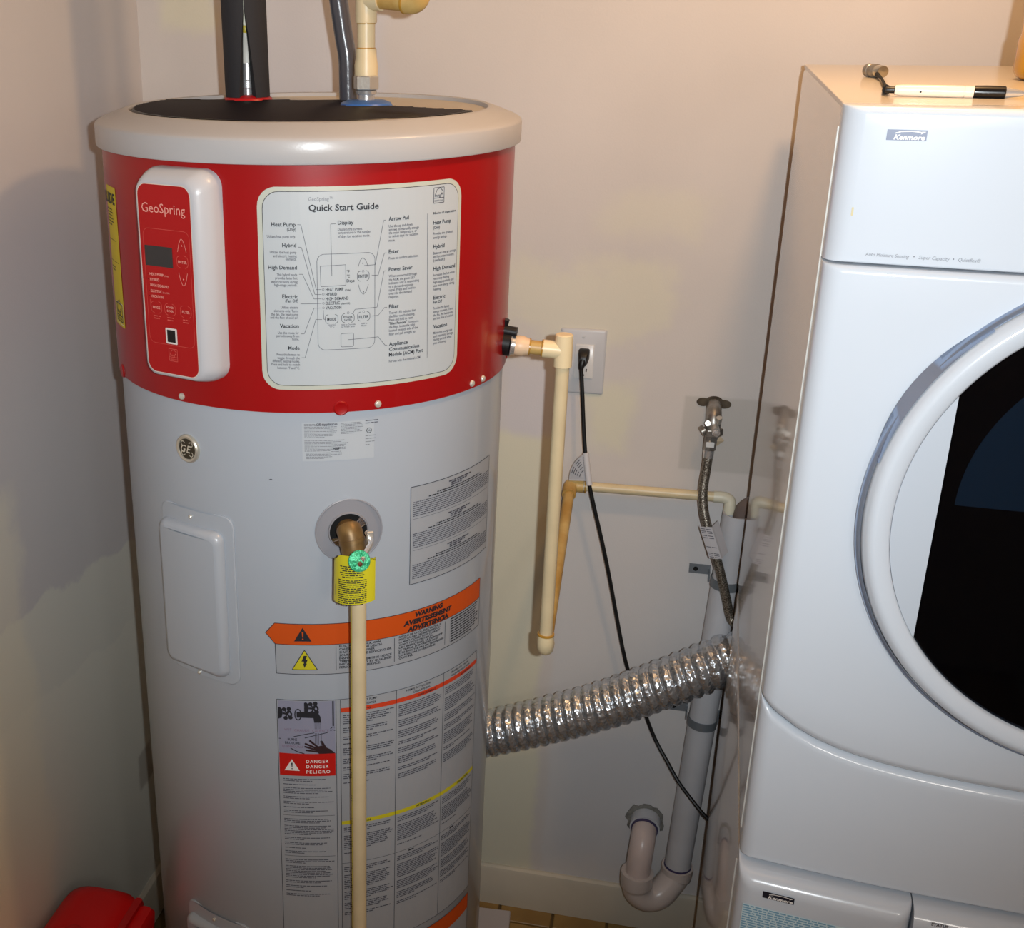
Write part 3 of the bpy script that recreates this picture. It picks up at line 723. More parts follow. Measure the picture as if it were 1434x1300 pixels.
FPM = dict(INKS); FPM.update(redface=mat('red panel film', (164, 12, 16), 0.45), pale_pink=mat('pale pink ink', (222, 150, 138), 0.5), pinkline=mat('rose ink', (200, 84, 76), 0.5),
    screen=mat('lcd screen', (52, 50, 50), 0.25), whiteplastic=mat('white bezel', (215, 205, 200), 0.4), dark=BLACK, darkdot=mat('dark red dot', (70, 6, 8), 0.5),
    pink=mat('cream film edge', (214, 196, 182), 0.4))
fp.build('panel_face', FPM, cpo); cpo['org'] = heater['org']

# quick start guide sticker
RG = 0.3165
qs = Print(cmap(RG)); G = lambda th: SX(th, RG)
qs.sheet(G(3.45), G(57.9), 1.5135, 1.7925, 'edge', .0004, .026)
qs.sheet(G(4.7), G(56.8), 1.5195, 1.7868, 'ink', .0007, .0225)
qs.sheet(G(4.7) + .0008, G(56.8) - .0008, 1.5203, 1.7860, 'label', .0009, .0220)
for (t, th, z, sz, al, st, wd) in GUIDE_TEXT:
    qs.text(t, G(th), z, sz, {0: 'grey', 1: 'ink', 2: 'pale'}[st], al, wd, {0: 0.5, 1: 1.0, 2: 0}[st], lift=.0013)
for l in GUIDE_LINES: qs.line([(G(a), b) for a, b in l], .0006, 'grey', .0012)
qs.outline(G(17.78), G(32.2), 1.571, 1.7035, .010, .0006, 'grey', .0012)
bracket(qs, G(29.23), 1.6720, .0165, .0140, 'grey', .0007, .0012)
for a, b in ((21.23, 1.6144), (25.31, 1.6150), (29.33, 1.6160)): bracket(qs, G(a), b, .0175, .0125, 'ink', .0006, .0012)
for a, b in ((29.18, 1.6785), (25.37, 1.6222), (29.3, 1.6225)): qs.circle(G(a), b, .0015, 'grey', .0012, wd=.0004, n=10)
for b in (1.6556, 1.6492, 1.6429, 1.6366, 1.6303): qs.circle(G(19.23), b, .0014, 'grey', .0012, wd=.0004, n=10)
qs.circle(G(29.1), 1.6893, .0009, 'ink', .0012, n=6); qs.circle(G(29.25), 1.6500, .0009, 'ink', .0012, n=6)
qs.outline(G(23.51), G(26.73), 1.5744, 1.5934, .002, .0006, 'grey', .0012)
energy_mark(qs, G(48.45), G(51.7), 1.7620, 1.7825, 'grey', lift=.0012)
qs.build('quick_start_label', INKS, heater)

# yellow energy label on the far left of the shroud
yl = Print(cmap(RG))
yl.sheet(G(-56.5), G(-46.9), 1.5600, 1.7690, 'yel', .0005, .003)
yl.text('GUIDE', G(-47.8), 1.7440, .0220, 'ink', 'R', None, 1.5)
yl.words(G(-56), G(-48.5), 1.736, 6, .0045, .0016, 'ink', just=False, fill=.8)
yl.line([(G(-56), 1.690), (G(-49), 1.690)], .0008, 'ink'); yl.line([(G(-56), 1.658), (G(-48), 1.658)], .0008, 'ink')
yl.words(G(-55.5), G(-49.5), 1.650, 2, .0045, .0016, 'ink', fill=.7)
yl.outline(G(-54.5), G(-47.6), 1.5640, 1.5960, .001, .0008, 'white'); energy_mark(yl, G(-54.0), G(-48.2), 1.5680, 1.5950, 'ink')
YM = dict(INKS); YM['yel'] = mat('yellow label paper', (200, 180, 18), 0.5)
yl.build('energy_label', YM, heater)

# round metal badge
bn = cyl(-20.4, 0, 1) - HB; bt = Vector((-bn.y, bn.x, 0)) ; bt = Vector((math.cos(rad(-20.4)), math.sin(rad(-20.4)), 0))
bo = cyl(-20.4, 1.4053)
badge = MB().lathe([(0.0225, -0.002), (0.0215, 0.003), (0.0195, 0.0048), (0.0165, 0.0040), (0.0160, 0.0026), (0, 0.0026)], bo, bn, 40).build('maker_badge', mat('badge metal', (205, 200, 186), 0.3, 0.6), heater)
badge['org'] = heater['org']
bp_ = Print(lambda x, z, l: tuple(bo + bt * x + Vector((0, 0, z)) + bn * (0.0027 + l)))
bp_.circle(0, 0, .0158, 'bronze', .0002, n=32)
bp_.text('G', -.0015, -.0058, .0165, 'badge', 'R', .0105, 0.6, slant=.3); bp_.text('E', -.0010, -.0058, .0165, 'badge', 'L', .0095, 0.6, slant=.3)
for k in range(4):
    a = rad(45 + 90 * k); c = (.0108 * math.cos(a), .0108 * math.sin(a))
    bp_.line([(c[0] + .0035 * math.cos(a + rad(q)), c[1] + .0035 * math.sin(a + rad(q))) for q in range(-120, 140, 30)], .0012, 'badge', .0006)
bp_.build('monogram', {'bronze': mat('badge bronze', (62, 56, 44), 0.4, 0.2), 'badge': mat('badge letters', (205, 198, 180), 0.3, 0.2)}, badge)

# nameplate film
npn = Print(cmap(HR)); S = SX
npn.sheet(S(13.2), S(32.4), 1.4050, 1.4635, 'film', .0004, .001)
for a, b, z, n, pt, f in ((13.8, 22.6, 1.4615, 10, .0022, 1), (23.4, 29.5, 1.4615, 8, .0022, 1), (13.8, 25.5, 1.4365, 8, .0022, 1), (14.2, 22.0, 1.4180, 5, .0021, .9)):
    npn.words(S(a), S(b), z, n, pt, .0009, 'pale', fill=f)
npn.text('GE Appliances', S(17.0), 1.4590, .0050, 'grey', w=.030, bold=1)
npn.words(S(30.0), S(33.5), 1.4630, 2, .0036, .0012, 'grey', just=True, last=1)
npn.circle(S(31.0), 1.4475, .0036, 'ink', .0010, wd=.0009); npn.text('UL', S(31.0), 1.4462, .0036, 'ink', 'C', None, 1)
npn.words(S(30.0), S(32.8), 1.4400, 4, .0045, .0010, 'pale', just=True, last=.5)
npn.text('NSF', S(22.2), 1.4218, .0046, 'ink', 'C', .010, 2); npn.words(S(20.8), S(23.6), 1.4195, 3, .0022, .0009, 'pale', just=True, last=1)
npn.build('nameplate', INKS, heater)

# element access cover (raised pressed panel) and the lower one
def access(zt, zb, name):
    a0, a1 = -33.0, -6.6; mm = cmap(HR)
    def loop(pa, pb, z0, z1, r, l):
        return [Vector(mm(x, z, l)) for x, z in rrect(S(pa), S(pb), z0, z1, r, 8)]
    def grid(pa, pb, z0, z1, r, l):
        # curved cap: fan of vertical strips
        pr = Print(mm); pr.sheet(S(pa), S(pb), z0, z1, 'c', l, r); return pr.L['c']
    mb = MB()
    fl = [loop(a0, a1, zb, zt, .018, -.001), loop(a0, a1, zb, zt, .018, .0018), loop(a0 + .3, a1 - .3, zb + .0015, zt - .0015, .0165, .0026)]
    mb.rings(fl, cap0=False, cap1=False)
    v, f = grid(a0 + .3, a1 - .3, zb + .0015, zt - .0015, .0165, .0026); mb.add(v, f)
    o = mb.build(name, SH, heater, smooth=50)
    mb = MB(); b0, b1, y0, y1 = a0 + .4, a1 - 3.0, zb + .012, zt - .026
    rs = []
    for k in range(7):
        t = k / 6; ins = .0115 * (1 - math.cos(t * PI / 2)); l = .0026 + .0140 * math.sin(t * PI / 2); di = math.degrees(ins / HR)
        rs.append(loop(b0 + di, b1 - di, y0 + ins, y1 - ins, max(.016 - ins * .4, .004), l))
    mb.rings(rs, cap0=False, cap1=False)
    v, f = grid(b0 + math.degrees(.0115 / HR), b1 - math.degrees(.0115 / HR), y0 + .0115, y1 - .0115, .0114, .0166); mb.add(v, f)
    mb.build('pressed_bulge', SH, heater, smooth=60)
    for zz in (zt - .0125, zb + .006):
        MB().lathe([(.0034, 0), (.0034, .002), (.002, .0036), (0, .0037)], cyl(-20.6, zz, HR + .0026), cyl(-20.6, 0, 1) - HB, 12).build('cover_screw', SCREWM, heater)
access(1.3085, 1.0200, 'upper_access_cover'); access(0.5420, 0.2600, 'lower_access_cover')

# long text sticker on the right
l1 = Print(cmap(HR))
l1.outline(S(43.5), S(79.2), 1.1870, 1.3480, .001, .0010, 'ink', .0006)
l1.sheet(S(43.5), S(79.2), 1.1870, 1.3480, 'sticker', .0003)
for k in range(3):
    zt = 1.3420 - k * .0520
    for q in range(3): l1.words(S(58 - 1.0 * (q == 0)), S(67 - 2 * q), zt - q * .0032, 1, .003, .0022, 'grey', just=True, last=1)
    l1.words(S(52.5), S(72), zt - .0105, 1, .003, .0017, 'ink', just=True, last=1)
    l1.words(S(49.5), S(74), zt - .0140, 1, .003, .0017, 'ink', just=True, last=1)
    l1.words(S(44.3), S(78.6), zt - .0185, 8, .0032, .0013, 'grey', just=True, last=.7)
    if k < 2: l1.line([(S(44.3), zt - .0465), (S(78), zt - .0465)], .0005, 'grey', .0008)
SM = dict(INKS); SM['sticker'] = mat('grey sticker film', (158, 162, 168), 0.36)
l1.build('instruction_sticker', SM, heater)

# orange warning label
l2 = Print(cmap(HR)); zt, zm, zb_ = 1.1405, 1.1045, 1.0530
l2.sheet(S(4.4), S(75.4), zb_, zm + .002, 'sticker', .0003)
l2.sheet(S(4.3), S(75.3), zm, zt, 'orange', .0006)
l2.poly([(S(4.35), zm), (S(4.35), zt), (S(1.6), (zm + zt) / 2)], 'orange', .0006)
l2.line([(S(75.3), zt), (S(4.3), zt), (S(1.6), (zm + zt) / 2), (S(4.3), zm), (S(4.4), zb_), (S(75.4), zb_), (S(75.3), zt)], .0010, 'ink', .0009)
l2.line([(S(4.3), zm), (S(75.3), zm)], .0009, 'ink', .0009)
l2.warn_triangle(S(12.2), 1.1225, .0270, 'ink', 'orange', .0009)
l2.warn_triangle(S(12.6), 1.0785, .0390, 'yellow', 'ink', .0009, 'bolt')
l2.text('WARNING', S(50.6), 1.1290, .0110, 'ink', 'C', .0560, 3.4, slant=.1, lift=.0010)
l2.text('AVERTISSEMENT', S(50.6), 1.1175, .0110, 'ink', 'C', .0980, 3.4, slant=.1, lift=.0010)
l2.text('ADVERTENCIA', S(50.6), 1.1062, .0110, 'ink', 'C', .0830, 3.4, slant=.1, lift=.0010)
for x in (21.5, 38.8, 57.0): l2.line([(S(x), 1.059), (S(x), 1.1010)], .0008, 'ink')
l2.line([(S(59.2), 1.058), (S(59.2), 1.1010)], .0002, 'ink')
for i, t in enumerate(('ELECTRICAL SHOCK, CAN', 'CAUSE INJURY OR DEATH.', 'SHUT OFF ALL POWER', 'SOURCES BEFORE SERVICING OR', 'INSPECTING.', 'TEMPERATURE LIMITING DEVICE', 'INSTALLED ONLY BY QUALIFIED', 'PERSONNEL OR SERVICE.')):
    l2.text(t, S(22.4), 1.0990 - i * .0053, .0052, 'ink', 'L', .0034 * len(t) * .92, 1.8)
for i, t in enumerate(('RISQUE DE CHOC ÉLECTRIQUE, IL', 'PEUT CAUSER DES BLESSURES OU', 'LA MORT. COUPEZ TOUT COURANT', 'AVANT TOUT ENTRETIEN OU', "DE L'INSPECTION. LE DISPOSITIF", 'LE TRAVAIL D\'ENTRETIEN DOIT', 'ÊTRE EFFECTUÉ PAR UN TECHNICIEN', 'OU RÉGLÉ PAR DU PERSONNEL', 'QUALIFIÉ.')):
    l2.text(t, S(40.2), 1.0990 - i * .0047, .0046, 'ink', 'L', .0029 * len(t) * .98, 1.8)
l2.words(S(59.5), S(74.5), 1.1015, 10, .0046, .0021, 'ink', just=False, last=.7)
l2.build('warning_label', SM, heater)

# big safety label
l3 = Print(cmap(HR))
l3.sheet(S(4.2), S(75.0), 0.5150, 1.0062, 'sticker', .0003)
l3.outline(S(4.2), S(75.0), 0.5150, 1.0062, .0005, .0008, 'ink', .0008)
for x in (21.3, 22.6, 39.6, 57.0): l3.line([(S(x), .5150), (S(x), 1.0062)], .0008, 'ink')
l3.sheet(S(4.5), S(21.0), .9080, 1.0045, 'photo', .0006)
U = lambda u: S(4.5) + u * (S(21.0) - S(4.5)) / 82.0      # crop-pixel grid of the picture: 82 wide, 80 high
V = lambda v: 1.0045 - v * (1.0045 - .9080) / 80.0
def P3(pts, c='ink', lift=.0009): l3.poly([(U(a), V(b)) for a, b in pts], c, lift)
def L3(pts, w_, c='ink', lift=.0009): l3.line([(U(a), V(b)) for a, b in pts], w_, c, lift)
for ox, oy in ((0, 0), (38, -9)):                          # two cross-handled taps
    P3([(ox, 11 + oy), (ox + 3, 10 + oy), (ox + 6, 13 + oy), (ox + 7, 19 + oy), (ox + 5, 26 + oy), (ox, 28 + oy)])
    L3([(ox + 7, 19 + oy), (ox + 15, 20 + oy)], .0035)
    for dx, dy, w_ in ((9, -6, .003), (11, 7, .0035), (18, 6, .003), (16, -7, .003)):
        l3.circle(U(ox + dx), V(19 + oy + dy), .0036, 'ink', .0009, n=10)
        L3([(ox + 13, 19 + oy), (ox + dx, 19 + oy + dy)], .0022)
    L3([(ox + 14, 19 + oy), (ox + 17, 15 + oy), (ox + 20, 20 + oy), (ox + 17, 26 + oy), (ox + 14, 20 + oy)], .0028)
l3.line([(U(29) + .0050 * math.cos(a / 10 * PI), V(20) + .0098 * math.sin(a / 10 * PI)) for a in range(21)], .0018, 'ink', .0009)
P3([(27, 16), (52, 15.5), (58, 17.5), (61, 23), (62, 32), (52, 32), (51, 25), (27, 24.5)])
for x in (53, 55, 57, 59, 61): L3([(x, 32), (x, 42)], .0006, 'grey')
for x in (53, 55.5, 58, 62): L3([(x, 48), (x, 66)], .0006, 'grey')
l3.text('HOT', U(9), V(45), .0060, 'dullpink', 'L', .0110, 0); l3.text('CHAUDE', U(23), V(45.5), .0060, 'dullpink', 'L', .0240, 0); l3.text('CALIENTE', U(49), V(46), .0060, 'dullpink', 'L', .0260, 0)
L3([(22, 54), (38, 50), (52, 47.5)], .0012); L3([(38, 55.5), (55, 51), (71, 47.5)], .0012); L3([(0, 58), (3, 58)], .0012)
L3([(79, 0), (79, 38)], .0018); L3([(80, 0), (80, 38)], .0008); L3([(75, 42), (78, 39.5), (82, 40)], .0012); L3([(75, 45), (78, 43.5), (82, 45)], .0012)
l3.text('BURNS', U(20), V(60), .0062, 'ink', 'C', .0150, .5); l3.text('BRULURE', U(20), V(65.5), .0062, 'ink', 'C', .0240, .5); l3.text('QUEMADURAS', U(20), V(71), .0062, 'dullpink', 'C', .0340, 0)
L3([(17, 72), (27, 77), (37, 80)], .0016)
# dark hand: palm and wrist with five fingers
P3([(55, 69), (62, 67), (68, 70), (74, 73), (82, 80), (82, 85), (76, 83), (68, 82), (58, 80), (54, 76)], 'hand')
for a, b, w_ in (((57, 70), (45.5, 60), .0035), ((56, 72), (39, 64.5), .0034), ((56, 74.5), (38.5, 69), .0034), ((57, 77), (40, 74.5), .0032), ((69, 74), (62, 61.5), .0045)):
    L3([a, b], w_, 'hand', .0008); l3.circle(U(b[0]), V(b[1]), w_ / 2, 'hand', .0008, n=10)
l3.sheet(S(4.5), S(21.0), .8660, .9080, 'red', .0011)
l3.warn_triangle(S(8.2), .8865, .0245, 'white', 'ink', .0014)
for t, z in (('DANGER', .8912), ('DANGER', .8815), ('PELIGRO', .8715)): l3.text(t, S(12.4), z, .0082, 'white', 'L', .0355 if t[0] == 'D' else .0380, 1.2, lift=.0015, sp=1.25)
z = .8600
for n in (2, 1, 4, 2, 2, 1, 2, 0, 3, 6, 2, 2, 1, 2, 0, 3, 8, 2, 2, 1, 2):
    if n == 0: l3.line([(S(5.2), z), (S(20.6), z)], .0006, 'ink'); z -= .0065; continue
    l3.words(S(5.4), S(20.4), z, n, .0033, .0014, 'grey', last=random.uniform(.35, .8)); z -= n * .0033 + .0036
l3.line([(S(22.6), .9895), (S(39.6), .9895)], .0001, 'red')
l3.sheet(S(22.7), S(75.0), .9820, .9900, 'orangered', .0006)
l3.text('HEAT PUMP', S(28.5), .9995, .0052, 'ink', 'L', .0270, .8); l3.text('WATER HEATER', S(26.3), .9925, .0052, 'ink', 'L', .0380, .8)
l3.text('POMPE À CHALEUR', S(42.8), .9990, .0050, 'ink', 'L', .0480, .8); l3.text('CHAUFFE-EAU', S(45.2), .9925, .0050, 'ink', 'L', .0360, .8)
l3.text('BOMBA DE CALOR', S(60.5), .9990, .0050, 'ink', 'L', .0480, .8); l3.text('CALENTADOR DE AGUA', S(60.5), .9925, .0050, 'ink', 'L', .0520, .8)
l3.sheet(S(22.7), S(75.0), .7680, .7755, 'yellow', .0006)
for a, t in ((27, 'CAUTION'), (47, 'ATTENTION'), (65, 'PRECAUCIÓN')): 
    l3.text(t, S(a), .7697, .0055, 'ink', 'L', None, 1.5)
    l3.text({27: 'WARNING', 47: 'AVERTISSEMENT', 65: 'ADVERTENCIA'}[a], S(a), .9837, .0050, 'ink', 'L', None, 1.0)
for (a, b, pr) in ((23.3, 39.0, [5, 3, 2, 1, 4, 3, 2, 3, 1]), (40.4, 56.4, [6, 4, 4, 2, 3, 4, 2, 3]), (57.8, 74.4, [4, 7, 4, 3, 6, 2, 5])):
    z = .9770
    for n in pr: l3.words(S(a), S(b), z, n, .0037, .0017, 'grey', last=random.uniform(.3, .8)); z -= n * .0037 + .0052
    for z1 in ((.7620),):
        z = z1
        for n in ([3, 8, 1], [3, 9, 1], [4, 8, 1])[0 if a < 30 else (1 if a < 50 else 2)]:
            l3.words(S(a), S(b), z, n, .0037, .0017, 'grey', last=random.uniform(.4, .8)); z -= n * .0037 + .0050
    l3.line([(S(a - .6), .6905), (S(b + .6), .6905)], .0006, 'ink'); l3.words(S(a + 4), S(a + 6), .6880, 1, .003, .0025, 'ink', just=True, last=1)
    z = .6820
    for n in (3, 8, 5, 4, 2): l3.words(S(a), S(b), z, n, .0037, .0017, 'grey', last=random.uniform(.4, .8)); z -= n * .0037 + .0050
SM3 = dict(SM); SM3['dullpink'] = mat('faded rose ink', (132, 106, 126), 0.6); SM3['hand'] = mat('dark brown ink', (52, 34, 38), 0.5); SM3['orangered'] = mat('orange red ink', (206, 66, 34), 0.5)
l3.build('safety_label', SM3, heater)
l4 = Print(cmap(HR)); l4.sheet(S(4.4), S(75.0), .4650, .4995, 'orange', .0006)
l4.sheet(S(4.4), S(75.0), .3000, .4650, 'sticker', .0003); l4.words(S(6), S(73), .4580, 20, .006, .0024, 'grey')
l4.line([(S(4.4), .4995), (S(75), .4995), (S(75), .30), (S(4.4), .30), (S(4.4), .4995)], .001, 'ink')
l4.build('lower_label', SM, heater)

# temperature relief valve opening
tn = cyl(25.4, 0, 1) - HB; tt = Vector((math.cos(rad(25.4)), math.sin(rad(25.4)), 0)); to = cyl(25.4, 1.2930)
def tv(x, z, l=0.0): return to + tt * x + Vector((0, 0, z)) + tn * l
fl = Print(cmap(HR)); xc = S(25.6)
fl.sheet(xc - .0508, xc + .0508, 1.2422, 1.3438, 'flange', .0008, .0507)
fl.sheet(xc - .0305, xc + .0285, 1.2635, 1.3225, 'void', .0014, .0294)
fl.build('valve_rosette', {'flange': mat('rosette plastic', (140, 140, 146), 0.4), 'void': DARK}, heater)
MB().lathe([(.0508, .0), (.0508, .0014), (.0498, .0018), (.0485, .0012)], tv(0, 0, -.0008), tn, 48).build('rosette_rim', mat('rosette plastic', (140, 140, 146), 0.4), heater)
MB().lathe([(.0305, .0), (.0295, .0030), (.0285, .0030), (.0280, .0)], tv(-.001, 0, .0005), tn, 40).build('opening_rim', mat('rosette plastic', (140, 140, 146), 0.4), heater)
FOIL = mat('foil tape', (190, 192, 198), 0.25, 1.0, bump=0.8, bscale=90)
fm = MB()
for (a, b) in ((200, 262), (20, 52)):
    ps = []
    for k in range(6):
        t = rad(a + (b - a) * k / 5); ps.append([tv(-.001 + .0285 * math.cos(t), .0285 * math.sin(t), .0022), tv(-.001 + (.0165 + .002 * math.sin(k * 2)) * math.cos(t), (.0165 + .002 * math.sin(k * 2)) * math.sin(t), .0060 + .002 * math.cos(k * 3))])
    vs = [p for q in ps for p in q]; fm.add(vs, [(2 * i, 2 * i + 2, 2 * i + 3, 2 * i + 1) for i in range(5)])
fm.build('foil_insulation', FOIL, heater, smooth=0)
rv = MB()
rv.lathe([(0, -.02), (.0165, -.02), (.0165, .040), (0, .040)], tv(-.003, .0030), tn, 32)
rv.tube([tv(-.0080, .0225, .0325), tv(-.0076, .0205, .0345), tv(-.0050, .0120, .0400), tv(-.002, -.012, .0480), tv(0, -.050, .0530)], [.0160, .0184, .0188, .0180, .0165], 28)
rv.tube([tv(-.0040, .0060, .0430), tv(-.0032, .0010, .0445)], .0194, 28)
rvo = rv.build('relief_valve', BRASS, heater, smooth=40); rvo['org'] = heater['org']
MB().tube([tv(.017, .018, .050), tv(.0200, .012, .062), tv(.0150, .012, .082), tv(-.003, .004, .1120)], [.0042] * 4, 8).build('test_lever', CHROME, rvo)
MB().box(tv(.0195, .012, .060), (.010, .004, .022), rot=Matrix((tt, tn, (0, 0, 1))).transposed(), bev=.001).build('lever_clip', STEEL, rvo)
GREEN = mat('green foil seal', (40, 160, 110), 0.32, 0.35, bump=1.0, bscale=160, color2=(90, 200, 150), vscale=120, bdist=.004)
MB().lathe([(0, .0), (.0150, .0), (.0158, .0015), (.0150, .0030), (.008, .0042), (0, .0042)], tv(-.006, .0010, .1080), (tn + Vector((0, 0, .25))), 28).build('seal_disc', GREEN, rvo)
MB().lathe([(0, 0), (.0035, 0), (.0035, .003), (0, .0036)], tv(-.006, -.0010, .1125), tn, 12).build('seal_stud', mat('copper stud', (190, 130, 110), 0.3, 0.9), rvo)

# condensate port on the right side of the shroud
port = MB()
P0 = Vector((-.2440, -.508, 1.5175))
port.tube([(-.262, -.506, 1.5195), (-.228, -.508, 1.5165)], .0190, 24)
po = port.build('drain_port', BLACK, heater); po['org'] = heater['org']
MB().tube([(-.245, -.507, 1.5385), (-.220, -.508, 1.5355)], .0090, 16).build('overflow_stub', BLACK, po)
MB().tube([(-.240, -.506, 1.5400), (-.238, -.507, 1.5560)], [.004, .006], 10).build('port_clip', BLACK, po)

# ---------------------------------------------------------------- pipes on top of the heater
def ring_profile(r, r2, h0, h1): return [(r, h0), (r2, h0), (r2, h1), (r, h1)]
t = thing('pipe_insulation', 'thick black foam pipe cover with an open slit over the hot outlet', 'pipe insulation', (-.686, -.405, 1.8755))
ins = MB(); cx, cy = -.686, -.405; ra = math.atan2(-2.38 + .405, .686 ) + rad(2)
zs = [1.8755, 1.90, 1.93, 1.96, 1.985, 2.003, 2.03, 2.10, 2.30, 2.74]; rings = []
for z in zs:
    k = max(0.0, (2.006 - z) / .13); half = rad(1.0 + 21.0 * min(k, 1.0) ** .8); ro = .0360 - .0 * k; sway = -.004 * math.sin((z - 1.87) * 4)
    lp = []
    for i in range(33):
        a = ra - rad(2) + half + (2 * PI - 2 * half) * i / 32; lp.append((cx + sway + ro * math.cos(a), cy + ro * math.sin(a), z))
    for i in range(32, -1, -1):
        a = ra - rad(2) + half + (2 * PI - 2 * half) * i / 32; lp.append((cx + sway + .019 * math.cos(a), cy + .019 * math.sin(a), z))
    rings.append(lp)
ins.rings(rings); ins.build('foam_sleeve', RUBBER, t, smooth=60)
t = thing('hot_water_pipe', 'pale plastic pipe with steel fitting seen through the slit in black foam', 'pipe', (-.686, -.405, 1.8755))
MB().lathe([(0, 0), (.0125, 0), (.0125, .012), (.0150, .014), (.0150, .024), (.0115, .026), (.0115, .052), (0, .052)], (-.686, -.405, 1.8755), seg=24).build('steel_nipple', CHROME, t)
MB().lathe([(0, 0), (.0150, 0), (.0150, .03), (.0125, .034), (.0125, .045), (0, .045)], (-.686, -.405, 1.9270), seg=24).build('adapter', mat('grey white plastic', (200, 196, 186), .4), t)
MB().lathe([(.0117, 0), (.0123, .001), (.0123, .010), (.0117, .011)], (-.686, -.405, 1.9725), seg=24).build('cement_band', mat('yellow cement', (190, 168, 40), .4), t)
MB().lathe([(0, 0), (.0115, 0), (.0115, .775), (0, .775)], (-.686, -.405, 1.9720), seg=24).build('pipe_run', mat('pale cream pipe', (214, 208, 186), .4), t)

HOSE = mat('dark grey vinyl hose', (66, 68, 76), 0.26, coat=0.4, bump=0.5, bscale=90, bdist=.001)
t = thing('vinyl_hose', 'dark grey glossy hose curving up beside the blue collar', 'hose', (-.5245, -.377, 1.8665))
pts = [(-.5245, -.377, 1.8665), (-.5250, -.377, 1.900), (-.5260, -.377, 1.935), (-.5320, -.377, 1.970), (-.5400, -.377, 2.020), (-.5500, -.376, 2.08), (-.560, -.375, 2.20), (-.565, -.375, 2.74)]
MB().tube(pts, .0148, 20, smooth_n=6).build('hose_run', HOSE, t)
MB().lathe([(.016, 0), (.020, 0), (.020, .003), (.0155, .005)], (-.5245, -.377, 1.8650), seg=24).build('hose_grommet', BLACK, t)

t = thing('cold_water_pipe', 'ivory plastic pipe with a steel hex union rising from the blue collar', 'pipe', (-.4695, -.480, 1.8755))
O = (-.4695, -.480, 0)
MB().lathe([(0, 1.8755), (.0130, 1.8755), (.0130, 1.8860), (.0160, 1.8870), (.0165, 1.8920), (.0130, 1.8930), (0, 1.8930)], O, seg=24).build('steel_nipple', CHROME, t)
MB().lathe([(0, 1.8935), (.0185, 1.8935), (.0195, 1.8950), (.0195, 1.9120), (.0180, 1.9140), (0, 1.9140)], O, seg=6).build('hex_nut', STEEL, t, smooth=20)
MB().lathe([(0, 1.9140), (.0175, 1.9140), (.0178, 1.9280), (.0160, 1.9400), (.0156, 1.9520), (.0134, 1.9525), (0, 1.9525)], O, seg=32).build('adapter', IVORY, t)
MB().lathe([(.0136, 1.9515), (.0143, 1.9518), (.0143, 1.9530), (.0136, 1.9535)], O, seg=32).build('cement_line', GLUE, t)
MB().lathe([(0, 1.9520), (.0135, 1.9520), (.0135, 1.9880), (0, 1.9880)], O, seg=32).build('pipe_run', IVORY, t)
MB().lathe([(.0134, 1.9865), (.0142, 1.9868), (.0142, 1.9880), (.0134, 1.9885)], O, seg=32).build('cement_line', GLUE, t)
tee = MB().lathe([(0, 1.9880), (.0158, 1.9880), (.0162, 1.9900), (.0162, 2.0480), (.0158, 2.0500), (0, 2.0500)], O, seg=32)
tee.tube([(-.4695, -.480, 2.020), (-.444, -.490, 2.020)], .0158, 24).build('tee', IVORY, t)
MB().tube([(-.446, -.489, 2.020), (-.399, -.510, 2.016)], .0128, 24).build('branch_pipe', IVORY_OLD, t)
el = MB(); el.tube([(-.404, -.508, 2.016), (-.390, -.514, 2.016), (-.381, -.518, 2.024), (-.379, -.519, 2.045)], .0155, 24, smooth_n=5)
el.build('elbow', IVORY_OLD, t)
MB().tube([(-.4045, -.508, 2.0163), (-.4015, -.5093, 2.0161)], .0163, 24).build('cement_line', GLUE, t)
MB().tube([(-.379, -.519, 2.040), (-.379, -.519, 2.74)], .0128, 20).build('riser', IVORY, t)
MB().lathe([(0, 2.0480), (.0135, 2.0480), (.0135, 2.745), (0, 2.745)], O, seg=32).build('upper_pipe', IVORY, t)

# ---------------------------------------------------------------- relief discharge pipe + its tag
dx, dy = -.3905, -.8480
t = thing('discharge_pipe', 'straight ivory pipe hanging down the front of the grey tank', 'pipe', (dx, dy, .12))
MB().lathe([(.0088, .12), (.0115, .12), (.0115, 1.262), (.0088, 1.262)], (dx, dy, 0), seg=24).build('pipe_run', IVORY, t)
pp = Print(lambda x, z, l: (dx + (.0116 + l) * math.sin(x / .0116), dy - (.0116 + l) * math.cos(x / .0116), z), step=.003)
pp.sheet(-.0150, -.0085, .12, 1.24, 'stripe', .0001)
zz = 1.18
while zz > .2:
    pp.words(-.0124, -.0100, zz, 3, .0045, .0014, 'grey', just=True, last=1, lift=.0004); zz -= .0430
PM = dict(INKS); PM['stripe'] = mat('yellow pipe stripe', (204, 192, 74), .45)
pp.build('printed_stripe', PM, t)

